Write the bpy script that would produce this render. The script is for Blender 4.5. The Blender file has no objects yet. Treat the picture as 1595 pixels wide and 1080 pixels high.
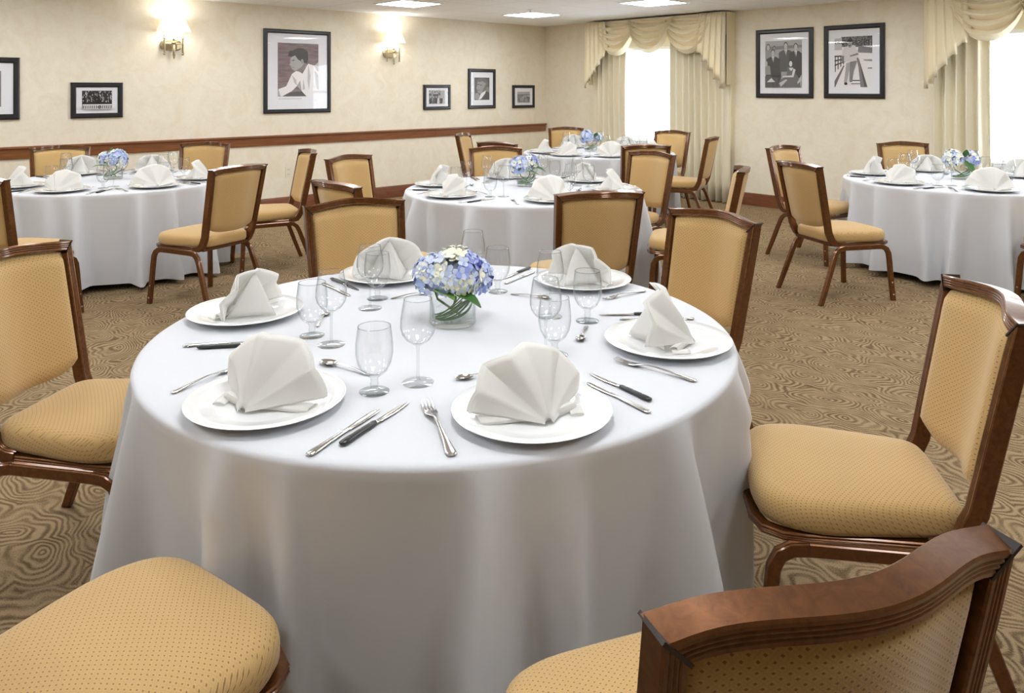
import bpy, bmesh, math, random
from mathutils import Vector, Matrix
random.seed(7)
S = bpy.context.scene
COL = S.collection
PI = math.pi
# ------------------------------------------------------------------ camera
F, CX, HY, H = 1198.0, 797.5, 137.0, 1.52       # focal px, principal x, horizon y, eye height
SN, CN = 0.735, 0.678                            # camera yaw (47.3 deg) against the room axes
YAW = math.atan2(SN, CN)
LWX, BWY, CEIL = -8.98, 9.04, 2.535              # wall_left plane, wall_back plane, ceiling
RWX, NWY = 6.2, -5.2                             # wall_right, wall_front (behind the camera)
cd = bpy.data.cameras.new('camera'); cam = bpy.data.objects.new('camera', cd); COL.objects.link(cam)
cam.location = (0, 0, H); cam.rotation_euler = (PI/2, 0, YAW)
cd.sensor_width = 36; cd.lens = 36*F/1595; cd.shift_y = -(540-HY)/1595; cd.clip_start = 0.05
S.camera = cam
# ------------------------------------------------------------------ light
w = bpy.data.worlds.new('world'); S.world = w; w.use_nodes = True
w.node_tree.nodes['Background'].inputs[0].default_value = (0.86, 0.93, 1.0, 1)
w.node_tree.nodes['Background'].inputs[1].default_value = 10.0
TROFFER = 17.5
TROFFER_COL = (0.93, 0.965, 1.0, 1)
SCONCE_W = 5.0
S.view_settings.view_transform = 'Standard'; S.view_settings.look = 'None'
S.view_settings.gamma = 1; S.view_settings.use_curve_mapping = False
S.view_settings.exposure = 0.20
cy = S.cycles
cy.use_denoising = True; cy.caustics_reflective = False; cy.caustics_refractive = False
cy.max_bounces = 10; cy.diffuse_bounces = 5; cy.glossy_bounces = 4; cy.transmission_bounces = 8
cy.transparent_max_bounces = 40; cy.sample_clamp_indirect = 6

# ------------------------------------------------------------------ coordinates
def W(x, z): return (CN*x - SN*z, SN*x + CN*z)          # camera ground coords -> room
def P(px, py, h):                                        # pixel on a horizontal plane at height h -> room XY
    z = F*(H-h)/(py-HY); return W((px-CX)/F*z, z)
def LW(px, py, off=0.0):                                 # pixel on the left wall -> (Y, height)
    a = (px-CX)/F; t = (LWX+off)/(CN*a-SN); return (t*(SN*a+CN), H-(py-HY)/F*t)
def BW(px, py, off=0.0):                                 # pixel on the back wall -> (X, height)
    a = (px-CX)/F; t = (BWY-off)/(SN*a+CN); return (t*(CN*a-SN), H-(py-HY)/F*t)
def sm(a, b, x):
    t = min(1, max(0, (x-a)/(b-a))); return t*t*(3-2*t)

# ------------------------------------------------------------------ materials
class N:
    def __init__(s, name):
        s.m = bpy.data.materials.new(name); s.m.use_nodes = True; s.t = s.m.node_tree
        s.b = s.t.nodes['Principled BSDF']; s.out = s.t.nodes['Material Output']
    def n(s, typ, **kw):
        nd = s.t.nodes.new(typ)
        for k, v in kw.items(): setattr(nd, k, v)
        return nd
    def l(s, a, b): s.t.links.new(a, b)
    def math(s, op, a, b=None, c=None):
        nd = s.n('ShaderNodeMath', operation=op)
        for i, v in enumerate((a, b, c)):
            if v is None: continue
            if isinstance(v, (int, float)): nd.inputs[i].default_value = v
            else: s.l(v, nd.inputs[i])
        return nd.outputs[0]
    def mix(s, f, a, b):
        nd = s.n('ShaderNodeMix', data_type='RGBA')
        if isinstance(f, (int, float)): nd.inputs[0].default_value = f
        else: s.l(f, nd.inputs[0])
        for i, v in ((6, a), (7, b)):
            if isinstance(v, (tuple, list)): nd.inputs[i].default_value = (*v[:3], 1)
            else: s.l(v, nd.inputs[i])
        return nd.outputs[2]
    def ramp(s, f, stops):
        nd = s.n('ShaderNodeValToRGB'); e = nd.color_ramp.elements
        while len(e) < len(stops): e.new(0.5)
        for el, (p, c) in zip(e, stops): el.position = p; el.color = (*c[:3], 1) if isinstance(c, (tuple, list)) else (c, c, c, 1)
        s.l(f, nd.inputs[0]); return nd.outputs[0]
    def obj(s, scale=(1, 1, 1), rot=(0, 0, 0)):
        tc = s.n('ShaderNodeTexCoord'); mp = s.n('ShaderNodeMapping')
        mp.inputs['Scale'].default_value = scale; mp.inputs['Rotation'].default_value = rot
        s.l(tc.outputs['Object'], mp.inputs[0]); return mp.outputs[0]
    def noise(s, vec, scale, detail=3, rough=0.5, dist=0.0):
        nd = s.n('ShaderNodeTexNoise'); nd.inputs['Scale'].default_value = scale
        nd.inputs['Detail'].default_value = detail; nd.inputs['Roughness'].default_value = rough
        nd.inputs['Distortion'].default_value = dist
        s.l(vec, nd.inputs['Vector']); return nd.outputs['Fac']
    def bump(s, h, dist, strength=1.0):
        nd = s.n('ShaderNodeBump'); nd.inputs['Distance'].default_value = dist; nd.inputs['Strength'].default_value = strength
        s.l(h, nd.inputs['Height']); s.l(nd.outputs[0], s.b.inputs['Normal'])
    def col(s, c):
        if isinstance(c, (tuple, list)): s.b.inputs['Base Color'].default_value = (*c[:3], 1)
        else: s.l(c, s.b.inputs['Base Color'])
        return s
    def set(s, **kw):
        for k, v in kw.items(): s.b.inputs[k.replace('_', ' ')].default_value = v
        return s
def rgb(r, g, b):
    f = lambda c: (c/255/12.92) if c/255 <= 0.04045 else ((c/255+0.055)/1.055)**2.4
    return (f(r), f(g), f(b))
def plain(name, c, rough=0.5, **kw): return N(name).col(c).set(Roughness=rough, **kw).m

def m_wallpaper():
    n = N('wallpaper'); v = n.obj()
    a = n.noise(v, 5.0, 5, 0.6, 1.2); b = n.noise(n.obj((1, 1, 1)), 38, 3, 0.6); c = n.noise(n.obj((30, 30, 160)), 2.0, 2, 0.6)
    f = n.math('ADD', n.math('MULTIPLY', a, 0.75), n.math('ADD', n.math('MULTIPLY', b, 0.25), n.math('MULTIPLY', c, 0.12)))
    n.col(n.ramp(f, [(0.40, rgb(227, 215, 189)), (0.56, rgb(232, 222, 201)), (0.72, rgb(235, 227, 208))])).set(Roughness=0.62)
    n.bump(b, 0.001, 0.25); return n.m
def m_carpet():
    n = N('carpet'); base = n.obj()
    nz = n.n('ShaderNodeTexNoise'); nz.inputs['Scale'].default_value = 3.6; nz.inputs['Detail'].default_value = 2
    n.l(base, nz.inputs['Vector'])
    vm = n.n('ShaderNodeVectorMath', operation='MULTIPLY_ADD'); vm.inputs[1].default_value = (0.26, 0.26, 0)
    n.l(nz.outputs['Color'], vm.inputs[0]); n.l(base, vm.inputs[2])
    mp = n.n('ShaderNodeMapping'); mp.inputs['Scale'].default_value = (3.4, 5.0, 0); mp.inputs['Rotation'].default_value = (0, 0, 0.12)
    n.l(vm.outputs[0], mp.inputs[0])
    vo = n.n('ShaderNodeTexVoronoi', feature='F1', voronoi_dimensions='2D'); vo.inputs['Scale'].default_value = 1.0; vo.inputs['Randomness'].default_value = 0.75
    n.l(mp.outputs[0], vo.inputs['Vector'])
    d = vo.outputs['Distance']
    off = n.math('MULTIPLY', nz.outputs['Fac'], 1.5)
    ring = n.math('SINE', n.math('ADD', n.math('MULTIPLY', d, 62.0), off))
    fib = n.noise(base, 210, 2, 0.7); big = n.noise(base, 12, 2, 0.6)
    k = n.math('ADD', n.math('MULTIPLY', ring, n.ramp(n.noise(base, 5.5, 2, 0.6), [(0.36, 0.35), (0.62, 1.0)])), n.math('MULTIPLY', n.math('SUBTRACT', fib, 0.5), 3.0))
    k = n.math('ADD', k, n.math('MULTIPLY', n.math('SUBTRACT', big, 0.5), 1.6))
    f = n.math('MULTIPLY_ADD', k, 0.35, 0.5)
    n.col(n.ramp(f, [(0.12, rgb(98, 80, 57)), (0.40, rgb(128, 108, 80)), (0.68, rgb(158, 136, 105))])).set(Roughness=0.95)
    n.b.inputs['Specular IOR Level'].default_value = 0.1
    n.bump(n.math('ADD', f, fib), 0.004, 0.6); return n.m
def m_fabric(name, plane, c0, c1, c2):
    n = N(name); tc = n.n('ShaderNodeTexCoord'); sp = n.n('ShaderNodeSeparateXYZ'); n.l(tc.outputs['Object'], sp.inputs[0])
    x = sp.outputs[0]; y = sp.outputs[2] if plane == 'xz' else sp.outputs[1]
    if plane == 'xy':                                    # the pattern runs over the cushion's sides too
        zz = sp.outputs[2]; x = n.math('MULTIPLY_ADD', zz, 0.7, x); y = n.math('SUBTRACT', y, zz)
    q = 0.0165
    a = n.math('FRACT', n.math('DIVIDE', n.math('ADD', x, n.math('MULTIPLY', y, 1.25)), q)); b = n.math('FRACT', n.math('DIVIDE', n.math('SUBTRACT', x, n.math('MULTIPLY', y, 1.25)), q))
    da = n.math('ABSOLUTE', n.math('SUBTRACT', a, 0.5)); db = n.math('ABSOLUTE', n.math('SUBTRACT', b, 0.5))
    mx = n.math('MAXIMUM', da, db); mn = n.math('MINIMUM', da, db)
    dot = n.math('LESS_THAN', mx, 0.15)
    line = n.math('GREATER_THAN', mx, 0.43)
    th = n.noise(tc.outputs['Object'], 420, 2, 0.6)
    c = n.mix(n.math('MULTIPLY', line, 0.45), n.mix(th, c0, c1), c1)
    c = n.mix(n.math('MULTIPLY', dot, 0.75), c, c2)
    n.col(c).set(Roughness=0.75); n.b.inputs['Sheen Weight'].default_value = 0.25; n.b.inputs['Sheen Roughness'].default_value = 0.5
    n.b.inputs['Specular IOR Level'].default_value = 0.25
    n.bump(n.math('ADD', n.math('MULTIPLY', mx, -1.0), th), 0.0009, 0.5); return n.m
def m_wood(name, c0, c1, scale, rough, coat, bscale=3.0, metal=0.0):
    n = N(name); v = n.obj(scale); a = n.noise(v, bscale, 5, 0.6, 1.0)
    n.col(n.ramp(a, [(0.32, c0), (0.68, c1)])).set(Roughness=rough)
    n.b.inputs['Coat Weight'].default_value = coat; n.b.inputs['Coat Roughness'].default_value = 0.1; n.b.inputs['Metallic'].default_value = metal; return n.m
def m_cloth(name, c, scale=900, bump=0.0004, sheen=0.1, trans=0.0):
    n = N(name); v = n.obj(); a = n.noise(v, scale, 2, 0.6); b = n.noise(v, 9, 4, 0.55)
    n.col(c).set(Roughness=0.85); n.b.inputs['Sheen Weight'].default_value = sheen; n.b.inputs['Specular IOR Level'].default_value = 0.15
    n.bump(n.math('ADD', n.math('MULTIPLY', a, 0.3), b), bump*6, 0.35)
    if trans:
        tr = n.n('ShaderNodeBsdfTranslucent'); tr.inputs[0].default_value = (*c, 1); mx = n.n('ShaderNodeMixShader'); mx.inputs[0].default_value = trans
        n.l(n.b.outputs[0], mx.inputs[1]); n.l(tr.outputs[0], mx.inputs[2]); n.l(mx.outputs[0], n.out.inputs[0])
    return n.m
def m_glass(name, tint=(0.975, 0.98, 0.98), ior=1.45, edge=(0.74, 0.77, 0.78), rough=0.0, epow=0.25):
    n = N(name); t = n.t; t.nodes.remove(n.b)
    lw = n.n('ShaderNodeLayerWeight'); lw.inputs[0].default_value = 0.5
    f0 = ((ior-1)/(ior+1))**2
    fr = n.math('MULTIPLY_ADD', n.math('POWER', lw.outputs['Facing'], 5.0), 0.85*(1-f0), f0)
    tr = n.n('ShaderNodeBsdfTransparent'); gl = n.n('ShaderNodeBsdfGlossy'); gl.inputs['Roughness'].default_value = rough
    mx = n.n('ShaderNodeMixShader')
    n.l(n.mix(n.math('POWER', lw.outputs['Facing'], 3.0), tint, edge), tr.inputs[0])
    n.l(fr, mx.inputs[0]); n.l(tr.outputs[0], mx.inputs[1]); n.l(gl.outputs[0], mx.inputs[2]); n.l(mx.outputs[0], n.out.inputs[0]); return n.m
def m_emit(name, c, s):
    n = N(name); n.b.inputs['Emission Color'].default_value = c; n.b.inputs['Emission Strength'].default_value = s
    n.col(c[:3]).set(Roughness=0.5); return n.m
def m_tile():
    n = N('ceiling_tile'); tc = n.n('ShaderNodeTexCoord'); sp = n.n('ShaderNodeSeparateXYZ'); n.l(tc.outputs['Object'], sp.inputs[0])
    g = []
    for o, off, q in ((sp.outputs[0], 0.31, 0.69), (sp.outputs[1], 0.02, 0.69)):
        fr = n.math('FRACT', n.math('DIVIDE', n.math('ADD', o, 40*q+off), q)); g.append(n.math('LESS_THAN', fr, 0.02))
    ln = n.math('MAXIMUM', g[0], g[1]); sp2 = n.noise(tc.outputs['Object'], 160, 2, 0.7)
    c = n.mix(ln, n.ramp(sp2, [(0.3, (0.90, 0.90, 0.905)), (0.6, (0.93, 0.93, 0.935))]), (0.76, 0.76, 0.77))
    n.col(c).set(Roughness=0.9); return n.m

M = dict(
    wall=m_wallpaper(), carpet=m_carpet(), tile=m_tile(),
    seat=m_fabric('seat_fabric', 'xy', rgb(209, 175, 118), rgb(184, 149, 94), rgb(118, 84, 38)),
    back=m_fabric('back_fabric', 'xz', rgb(209, 175, 118), rgb(184, 149, 94), rgb(118, 84, 38)),
    frame=m_wood('frame_wood', rgb(94, 56, 25), rgb(120, 74, 35), (6, 6, 6), 0.30, 0.6, 8, 0.6),
    cap=plain('dark_cap', rgb(34, 20, 13), 0.3), glide=plain('steel_screw', (0.55, 0.53, 0.5), 0.3, Metallic=1.0),
    rail=m_wood('rail_wood', rgb(116, 70, 40), rgb(146, 92, 55), (14, 1.0, 14), 0.35, 0.3),
    basew=m_wood('base_wood', rgb(100, 56, 34), rgb(128, 76, 46), (1.2, 1.2, 14), 0.35, 0.3),
    cloth=m_cloth('table_linen', (0.645, 0.655, 0.685)), napkin=m_cloth('napkin_linen', (0.93, 0.92, 0.895), 700, 0.0002, 0.1, 0.5),
    china=plain('china', (0.85, 0.86, 0.86), 0.12, Coat_Weight=0.6), steel=plain('steel', (0.62, 0.61, 0.59), 0.18, Metallic=1.0),
    black=plain('black_handle', (0.022, 0.022, 0.024), 0.3), glass=m_glass('clear_glass', (0.99, 0.992, 0.992), 1.45, (0.80, 0.83, 0.84)), stemg=m_glass('stem_glass', (0.95, 0.96, 0.96), 1.5, (0.60, 0.64, 0.64), 0.02, 0.35),
    rimg=m_glass('rim_glass', (0.80, 0.82, 0.83), 1.8, (0.6, 0.63, 0.64), 0.1), pane=m_glass('pane_glass', (0.99, 0.99, 0.99), 1.35, (0.9, 0.92, 0.92)),
    drape=m_cloth('drape', rgb(238, 230, 208), 500, 0.0004, 0.15), valance=m_cloth('valance', rgb(238, 226, 196), 500, 0.0004, 0.15),
    slat=m_cloth('blind_slat', (0.85, 0.86, 0.87), 300, 0.0001, 0, 0.45), white=plain('white_paint', (0.82, 0.82, 0.82), 0.4),
    pframe=plain('picture_frame_black', (0.012, 0.012, 0.014), 0.3), mat=plain('mat_board', (0.88, 0.88, 0.92), 0.6),
    brass=plain('brass', (0.60, 0.52, 0.34), 0.28, Metallic=1.0),
    shade=m_cloth('lamp_shade', (0.86, 0.82, 0.74), 300, 0.0001, 0, 0.6), bulb=m_emit('bulb', (1, 0.93, 0.8, 1), 12),
    diff=m_emit('light_diffuser', TROFFER_COL, TROFFER), tabletop=plain('table_laminate', rgb(120, 90, 60), 0.5), tleg=plain('table_leg', (0.05, 0.05, 0.05), 0.4),
    p0=plain('petal_blue', rgb(168, 186, 230), 0.6), p1=plain('petal_pale_blue', rgb(202, 212, 236), 0.6), p2=plain('petal_cream', rgb(236, 236, 214), 0.6),
    p3=plain('petal_lime', rgb(222, 224, 160), 0.6), p4=plain('petal_violet', rgb(146, 158, 220), 0.6),
    core=plain('flower_core', rgb(140, 152, 160), 0.8), leaf=plain('leaf_green', rgb(52, 98, 34), 0.4), leaf2=plain('leaf_light', rgb(112, 150, 74), 0.45),
    stem=plain('stem_green', rgb(96, 128, 60), 0.5), grass=plain('grass_green', rgb(70, 110, 50), 0.4), outlet=plain('outlet_ivory', rgb(228, 220, 200), 0.4), slot=plain('slot_dark', (0.05, 0.05, 0.05), 0.5))
for k in range(11):
    g = k/10; M['g%d' % k] = plain('photo_grey_%d' % k, rgb(18+226*g, 16+224*g, 18+222*g), 0.35)
M['sepia'] = N('photo_backdrop'); _n = M['sepia']; _v = _n.noise(_n.obj((1, 1, 6)), 6, 3); _n.col(_n.ramp(_v, [(0.3, rgb(108, 90, 92)), (0.7, rgb(146, 126, 128))])).set(Roughness=0.35); M['sepia'] = _n.m
def m_mottle(name, scale, lo, hi, a=0.45, b=0.6):
    n = N(name); v = n.noise(n.obj(), scale, 4, 0.7); n.col(n.ramp(v, [(a, lo), (b, hi)])).set(Roughness=0.35); return n.m
M['crowd'] = m_mottle('photo_crowd', 55, (0.012,)*3, (0.55,)*3, 0.50, 0.62)
M['street'] = m_mottle('photo_street', 30, (0.03,)*3, (0.5,)*3, 0.42, 0.62)
M['beach'] = m_mottle('photo_beach', 14, (0.22,)*3, (0.42,)*3)
M['trees'] = m_mottle('photo_trees', 60, (0.02,)*3, (0.32,)*3, 0.45, 0.65)

# ------------------------------------------------------------------ mesh building
class MB:
    def __init__(s): s.v = []; s.f = []; s.mi = []; s.cur = 0
    def add(s, vs, fs):
        o = len(s.v); s.v += [tuple(v) for v in vs]; s.f += [tuple(i+o for i in f) for f in fs]; s.mi += [s.cur]*len(fs); return s
    def box(s, x0, x1, y0, y1, z0, z1):
        v = [(x, y, z) for x in (x0, x1) for y in (y0, y1) for z in (z0, z1)]
        return s.add(v, [(0, 1, 3, 2), (4, 6, 7, 5), (0, 4, 5, 1), (2, 3, 7, 6), (0, 2, 6, 4), (1, 5, 7, 3)])
    def rings(s, rings, caps=True, closed=True):
        n = len(rings[0]); vs = [p for r in rings for p in r]; fs = []
        for i in range(len(rings)-1):
            for j in range(n if closed else n-1):
                k = (j+1) % n; fs.append((i*n+j, i*n+k, (i+1)*n+k, (i+1)*n+j))
        if caps and closed:
            fs.append(tuple(range(n-1, -1, -1))); fs.append(tuple((len(rings)-1)*n+j for j in range(n)))
        return s.add(vs, fs)
    def grid(s, g): return s.rings(g, False, False)
    def sweep(s, path, prof, ref, caps=True, fix=None):
        path = [Vector(p) for p in path]; rings = []
        for i, p in enumerate(path):
            T = (path[min(i+1, len(path)-1)]-path[max(i-1, 0)]).normalized()
            R = Vector(ref); A = (R-T*T.dot(R)).normalized(); B = T.cross(A)
            sc = 1.0
            ring = [p+A*a*sc+B*b*sc for a, b in prof]
            if fix: ring = fix(i, ring)
            rings.append(ring)
        return s.rings(rings, caps)
    def tube(s, path, r, n=8, caps=True):
        rs = r if isinstance(r, (list, tuple)) else [r]*len(path)
        path = [Vector(p) for p in path]; rings = []; up = Vector((0.123, 0.31, 0.94))
        for i, p in enumerate(path):
            T = (path[min(i+1, len(path)-1)]-path[max(i-1, 0)]).normalized()
            A = up-T*T.dot(up)
            if A.length < 0.05: A = Vector((1, 0, 0))-T*T.x
            A.normalize(); up = A; B = T.cross(A)
            rings.append([p+A*rs[i]*math.cos(2*PI*j/n)+B*rs[i]*math.sin(2*PI*j/n) for j in range(n)])
        return s.rings(rings, caps)
    def lathe(s, prof, n=32, cx=0, cy=0, caps=False):
        return s.rings([[(cx+r*math.cos(2*PI*j/n), cy+r*math.sin(2*PI*j/n), z) for j in range(n)] for r, z in prof], caps)
    def rim(s, r, z, e=0.0010):
        s.cur = 1; s.lathe([(r+e*math.cos(2*PI*i/6), z+e*math.sin(2*PI*i/6)) for i in range(7)], 40); s.cur = 0; return s
    def stations(s, st, n=10):                           # flattened bar along y: (y, z, half width, half thickness)
        return s.rings([[(hw*math.cos(2*PI*j/n), y, z+ht*math.sin(2*PI*j/n)) for j in range(n)] for y, z, hw, ht in st])
    def ball(s, c, r, n=10, m=6, sc=(1, 1, 1)):
        return s.rings([[(c[0]+sc[0]*r*math.sin(PI*i/m)*math.cos(2*PI*j/n), c[1]+sc[1]*r*math.sin(PI*i/m)*math.sin(2*PI*j/n), c[2]-sc[2]*r*math.cos(PI*i/m)) for j in range(n)] for i in [0.02]+list(range(1, m))+[m-0.02]], True)
    def build(s, name, mat, parent=None, smooth=35, loc=None):
        me = bpy.data.meshes.new(name); me.from_pydata(s.v, [], s.f); me.validate()
        for m in (mat if isinstance(mat, (list, tuple)) else [mat]): me.materials.append(m)
        if any(s.mi) and len(me.polygons) == len(s.mi): me.polygons.foreach_set('material_index', s.mi)
        bm = bmesh.new(); bm.from_mesh(me); bmesh.ops.recalc_face_normals(bm, faces=bm.faces); bm.to_mesh(me); bm.free()
        if smooth:
            me.polygons.foreach_set('use_smooth', [True]*len(me.polygons)); me.set_sharp_from_angle(angle=math.radians(smooth))
        me.update()
        o = bpy.data.objects.new(name, me); COL.objects.link(o)
        if parent: o.parent = parent
        if loc: o.location = loc
        return o
def tag(o, label=None, cat=None, group=None, kind=None):
    for k, v in (('label', label), ('category', cat), ('group', group), ('kind', kind)):
        if v: o[k] = v
    return o
def thing(name, label, cat, loc=(0, 0, 0), rz=0, group=None):
    o = bpy.data.objects.new(name, None); COL.objects.link(o); o.empty_display_size = 0.1
    o.location = loc; o.rotation_euler = (0, 0, rz); return tag(o, label, cat, group)
def kids(o): return [c for c in COL.objects if c.parent == o]
KID = {}
def dup(o, parent=None):
    c = o.copy(); COL.objects.link(c)
    if parent: c.parent = parent
    if o.name not in KID: KID[o.name] = kids(o)
    for ch in KID[o.name]: dup(ch, c)
    return c
USED = set()
def inst(proto, loc, rz, label, group=None, scale=None):
    if proto.name in USED: o = dup(proto)
    else:
        o = proto; USED.add(proto.name)
        KID[o.name] = kids(o)
    o.location = loc; o.rotation_euler = (0, 0, rz)
    if scale: o.scale = (scale,)*3
    return tag(o, label, None, group)

# ------------------------------------------------------------------ the setting
MB().box(LWX-0.1, RWX+0.1, NWY-0.1, BWY+0.1, -0.1, 0).build('floor', M['carpet'], smooth=0)['kind'] = 'structure'
MB().box(LWX-0.1, RWX+0.1, NWY-0.1, BWY+0.1, CEIL, CEIL+0.1).build('ceiling', M['tile'], smooth=0)['kind'] = 'structure'
MB().box(LWX-0.1, LWX, NWY-0.1, BWY+0.1, 0, CEIL).build('wall_left', M['wall'], smooth=0)['kind'] = 'structure'
MB().box(RWX, RWX+0.1, NWY-0.1, BWY+0.1, 0, CEIL).build('wall_right', M['wall'], smooth=0)['kind'] = 'structure'
MB().box(LWX, RWX, NWY-0.1, NWY, 0, CEIL).build('wall_front', M['wall'], smooth=0)['kind'] = 'structure'
# windows of the back wall: opening X range, sill, head
D1 = [BW(921, 40, 0.12)[0], BW(1139, 40, 0.12)[0]]       # outer edges of the first window's valance
D2L = BW(1447, 40, 0.12)[0]; D2 = [D2L, D2L+(D1[1]-D1[0])]
SILL = BW(998, 221)[1]; HEAD = 2.12
WIN = [(D1[0]+0.18, D1[1]-0.18), (D2[0]+0.18, D2[1]-0.18)]
wb = MB(); xs = [LWX]+[x for o in WIN for x in o]+[RWX]
for i in range(0, len(xs), 2): wb.box(xs[i], xs[i+1], BWY, BWY+0.14, 0, CEIL)
for a, b in WIN: wb.box(a, b, BWY, BWY+0.14, 0, SILL); wb.box(a, b, BWY, BWY+0.14, HEAD, CEIL)
wb.build('wall_back', M['wall'], smooth=0)['kind'] = 'structure'
for i, (a, b) in enumerate(WIN):
    f = MB(); t = 0.05; y0, y1 = BWY+0.07, BWY+0.12
    f.box(a, a+t, y0, y1, SILL, HEAD).box(b-t, b, y0, y1, SILL, HEAD).box(a, b, y0, y1, SILL, SILL+t).box(a, b, y0, y1, HEAD-t, HEAD)
    mid = (SILL+HEAD)/2; f.box(a, b, y0, y1, mid-0.025, mid+0.025)
    wo = f.build('window_%d' % (i+1), M['white'], smooth=0); wo['kind'] = 'structure'
    MB().box(a+t, b-t, BWY+0.093, BWY+0.097, SILL+t, mid-0.025).box(a+t, b-t, BWY+0.093, BWY+0.097, mid+0.025, HEAD-t).build('pane', M['pane'], wo, 0)
    MB().box(a-0.03, b+0.03, BWY-0.035, BWY+0.07, SILL-0.03, SILL).build('window_sill', M['white'], wo, 0)
    bl = thing('window_blind', ('white slatted blind glowing in the left curtained window', 'white slatted blind glowing in the right window cut by the photo edge')[i], 'blind', ((a+b)/2, BWY+0.035, HEAD), 0, 'window blinds')
    hw = (b-a)/2-0.012; sl = MB(); z = -0.06
    while z > SILL-HEAD+0.03:
        sl.add([(-hw, -0.019, z+0.002), (hw, -0.019, z+0.002), (hw, 0.019, z-0.002), (-hw, 0.019, z-0.002)], [(0, 1, 2, 3)]); z -= 0.042
    so = sl.build('slats', M['slat'], bl, 0)
    MB().box(-hw, hw, -0.022, 0.022, -0.045, -0.002).build('head_rail', M['white'], bl, 0)
    MB().box(-hw, hw, -0.018, 0.018, SILL-HEAD+0.006, SILL-HEAD+0.022).build('bottom_rail', M['white'], bl, 0)
    for sx in (-0.6, 0.6): MB().tube([(hw*sx, -0.021, -0.03), (hw*sx, -0.021, SILL-HEAD+0.02)], 0.0015, 5).build('cord', M['white'], bl)
# baseboards and the chair rail
def moulding(prof, a, b, axis, name, mat):
    m = MB(); r = []
    for e in (a, b): r.append([(LWX+d, e, z) if axis == 'L' else (e, BWY-d, z) for d, z in prof])
    o = m.rings(r).build(name, mat, smooth=25); o['kind'] = 'structure'; return o
bp = [(0, 0), (0.018, 0), (0.018, 0.135), (0.012, 0.155), (0, 0.16)]
moulding(bp, NWY, BWY, 'L', 'baseboard_left', M['basew']); moulding(bp, LWX+0.018, RWX, 'B', 'baseboard_back', M['basew'])
zt = LW(850, 192)[1]
ye = LW(863, 192, 0.03)[0]
rp = [(0, zt-0.125), (0.018, zt-0.125), (0.022, zt-0.11), (0.026, zt-0.03), (0.05, zt-0.018), (0.05, zt), (0, zt)]
yj = LW(677, 200)[0]
moulding(rp, NWY, yj-0.001, 'L', 'trim_1', M['rail']); moulding(rp, yj+0.001, min(ye, BWY-0.02), 'L', 'trim_2', M['rail'])

# recessed ceiling lights
def troffer(x, y, label, seen):
    t = thing('ceiling_light', label, 'ceiling light', (x, y, CEIL), 0, 'recessed ceiling lights'); s = 0.30
    f = MB(); e = 0.022
    f.box(-s, s, -s, -s+e, -0.008, -0.0005).box(-s, s, s-e, s, -0.008, -0.0005).box(-s, -s+e, -s+e, s-e, -0.008, -0.0005).box(s-e, s, -s+e, s-e, -0.008, -0.0005)
    f.build('frame', M['white'], t, 0)
    MB().box(-s+e, s-e, -s+e, s-e, -0.006, -0.0005).build('diffuser', M['diff'], t, 0)
LX = [-7.65+2.07*i for i in range(6)]; LY = [7.43-2.07*i for i in range(6)]
for i, x in enumerate(LX):
    for j, y in enumerate(LY):
        if CN*y-SN*x < 0.30: continue                     # no lights on over the camera's side of the room
        lab = {(0, 0): 'square recessed ceiling light nearest the room corner, beside the sprinkler', (0, 1): 'square recessed ceiling light above the left wall sconces, leftmost in view',
               (1, 0): 'square recessed ceiling light in front of the left window valance'}.get((i, j), 'square recessed ceiling light overhead, beyond the edge of the photo')
        troffer(x, y, lab, False)
sx, sy = P(826, 14, CEIL) if False else W((826-CX)/F*(F*(CEIL-H)/(HY-15)), F*(CEIL-H)/(HY-15))
sp = thing('sprinkler_head', 'small metal fire sprinkler head on the ceiling beside a light', 'sprinkler', (sx, sy, CEIL))
MB().lathe([(0.001, -0.0005), (0.04, -0.0005), (0.036, -0.008), (0.014, -0.012), (0.001, -0.012)], 16).build('escutcheon', M['white'], sp)
MB().lathe([(0.001, -0.01), (0.012, -0.01), (0.012, -0.035), (0.006, -0.04), (0.006, -0.055), (0.022, -0.058), (0.022, -0.061), (0.001, -0.061)], 12).build('deflector', M['steel'], sp)

# ------------------------------------------------------------------ curtains
def drape(x0, x1, z1, depth, label, seedv):
    rnd = random.Random(seedv); n = 120; g = []; nf = max(5, int((x1-x0)/0.10)); ph = [rnd.uniform(-0.5, 0.5) for _ in range(nf+2)]
    amp = [rnd.uniform(0.6, 1.1) for _ in range(nf+2)]
    for iz in range(9):
        z = 0.012+(z1-0.012)*iz/8; row = []
        for i in range(n+1):
            u = i/n*nf; k = int(min(u, nf-1)); fr = u-k
            a = amp[k]*(1-fr)+amp[k+1]*fr; p = ph[k]*(1-fr)+ph[k+1]*fr
            wv = math.sin(2*PI*u+p+0.25*math.sin(iz*0.7+k)); wv = math.copysign(abs(wv)**(0.6 if wv > 0 else 1.3), wv)
            row.append((x0+(x1-x0)*i/n+0.012*math.cos(2*PI*u+p), BWY-depth-0.072*a*wv*(0.9+0.1*iz/8), z))
        g.append(row)
    m = MB(); m.grid(g); o = m.build('drape', M['drape'], None, 60); md = o.modifiers.new('thickness', 'SOLIDIFY'); md.thickness = 0.004
    tag(o, label, 'curtain', 'floor length drapes'); return o
def tri(x): return 2*abs(2*(x-math.floor(x+0.5)))-1
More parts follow.
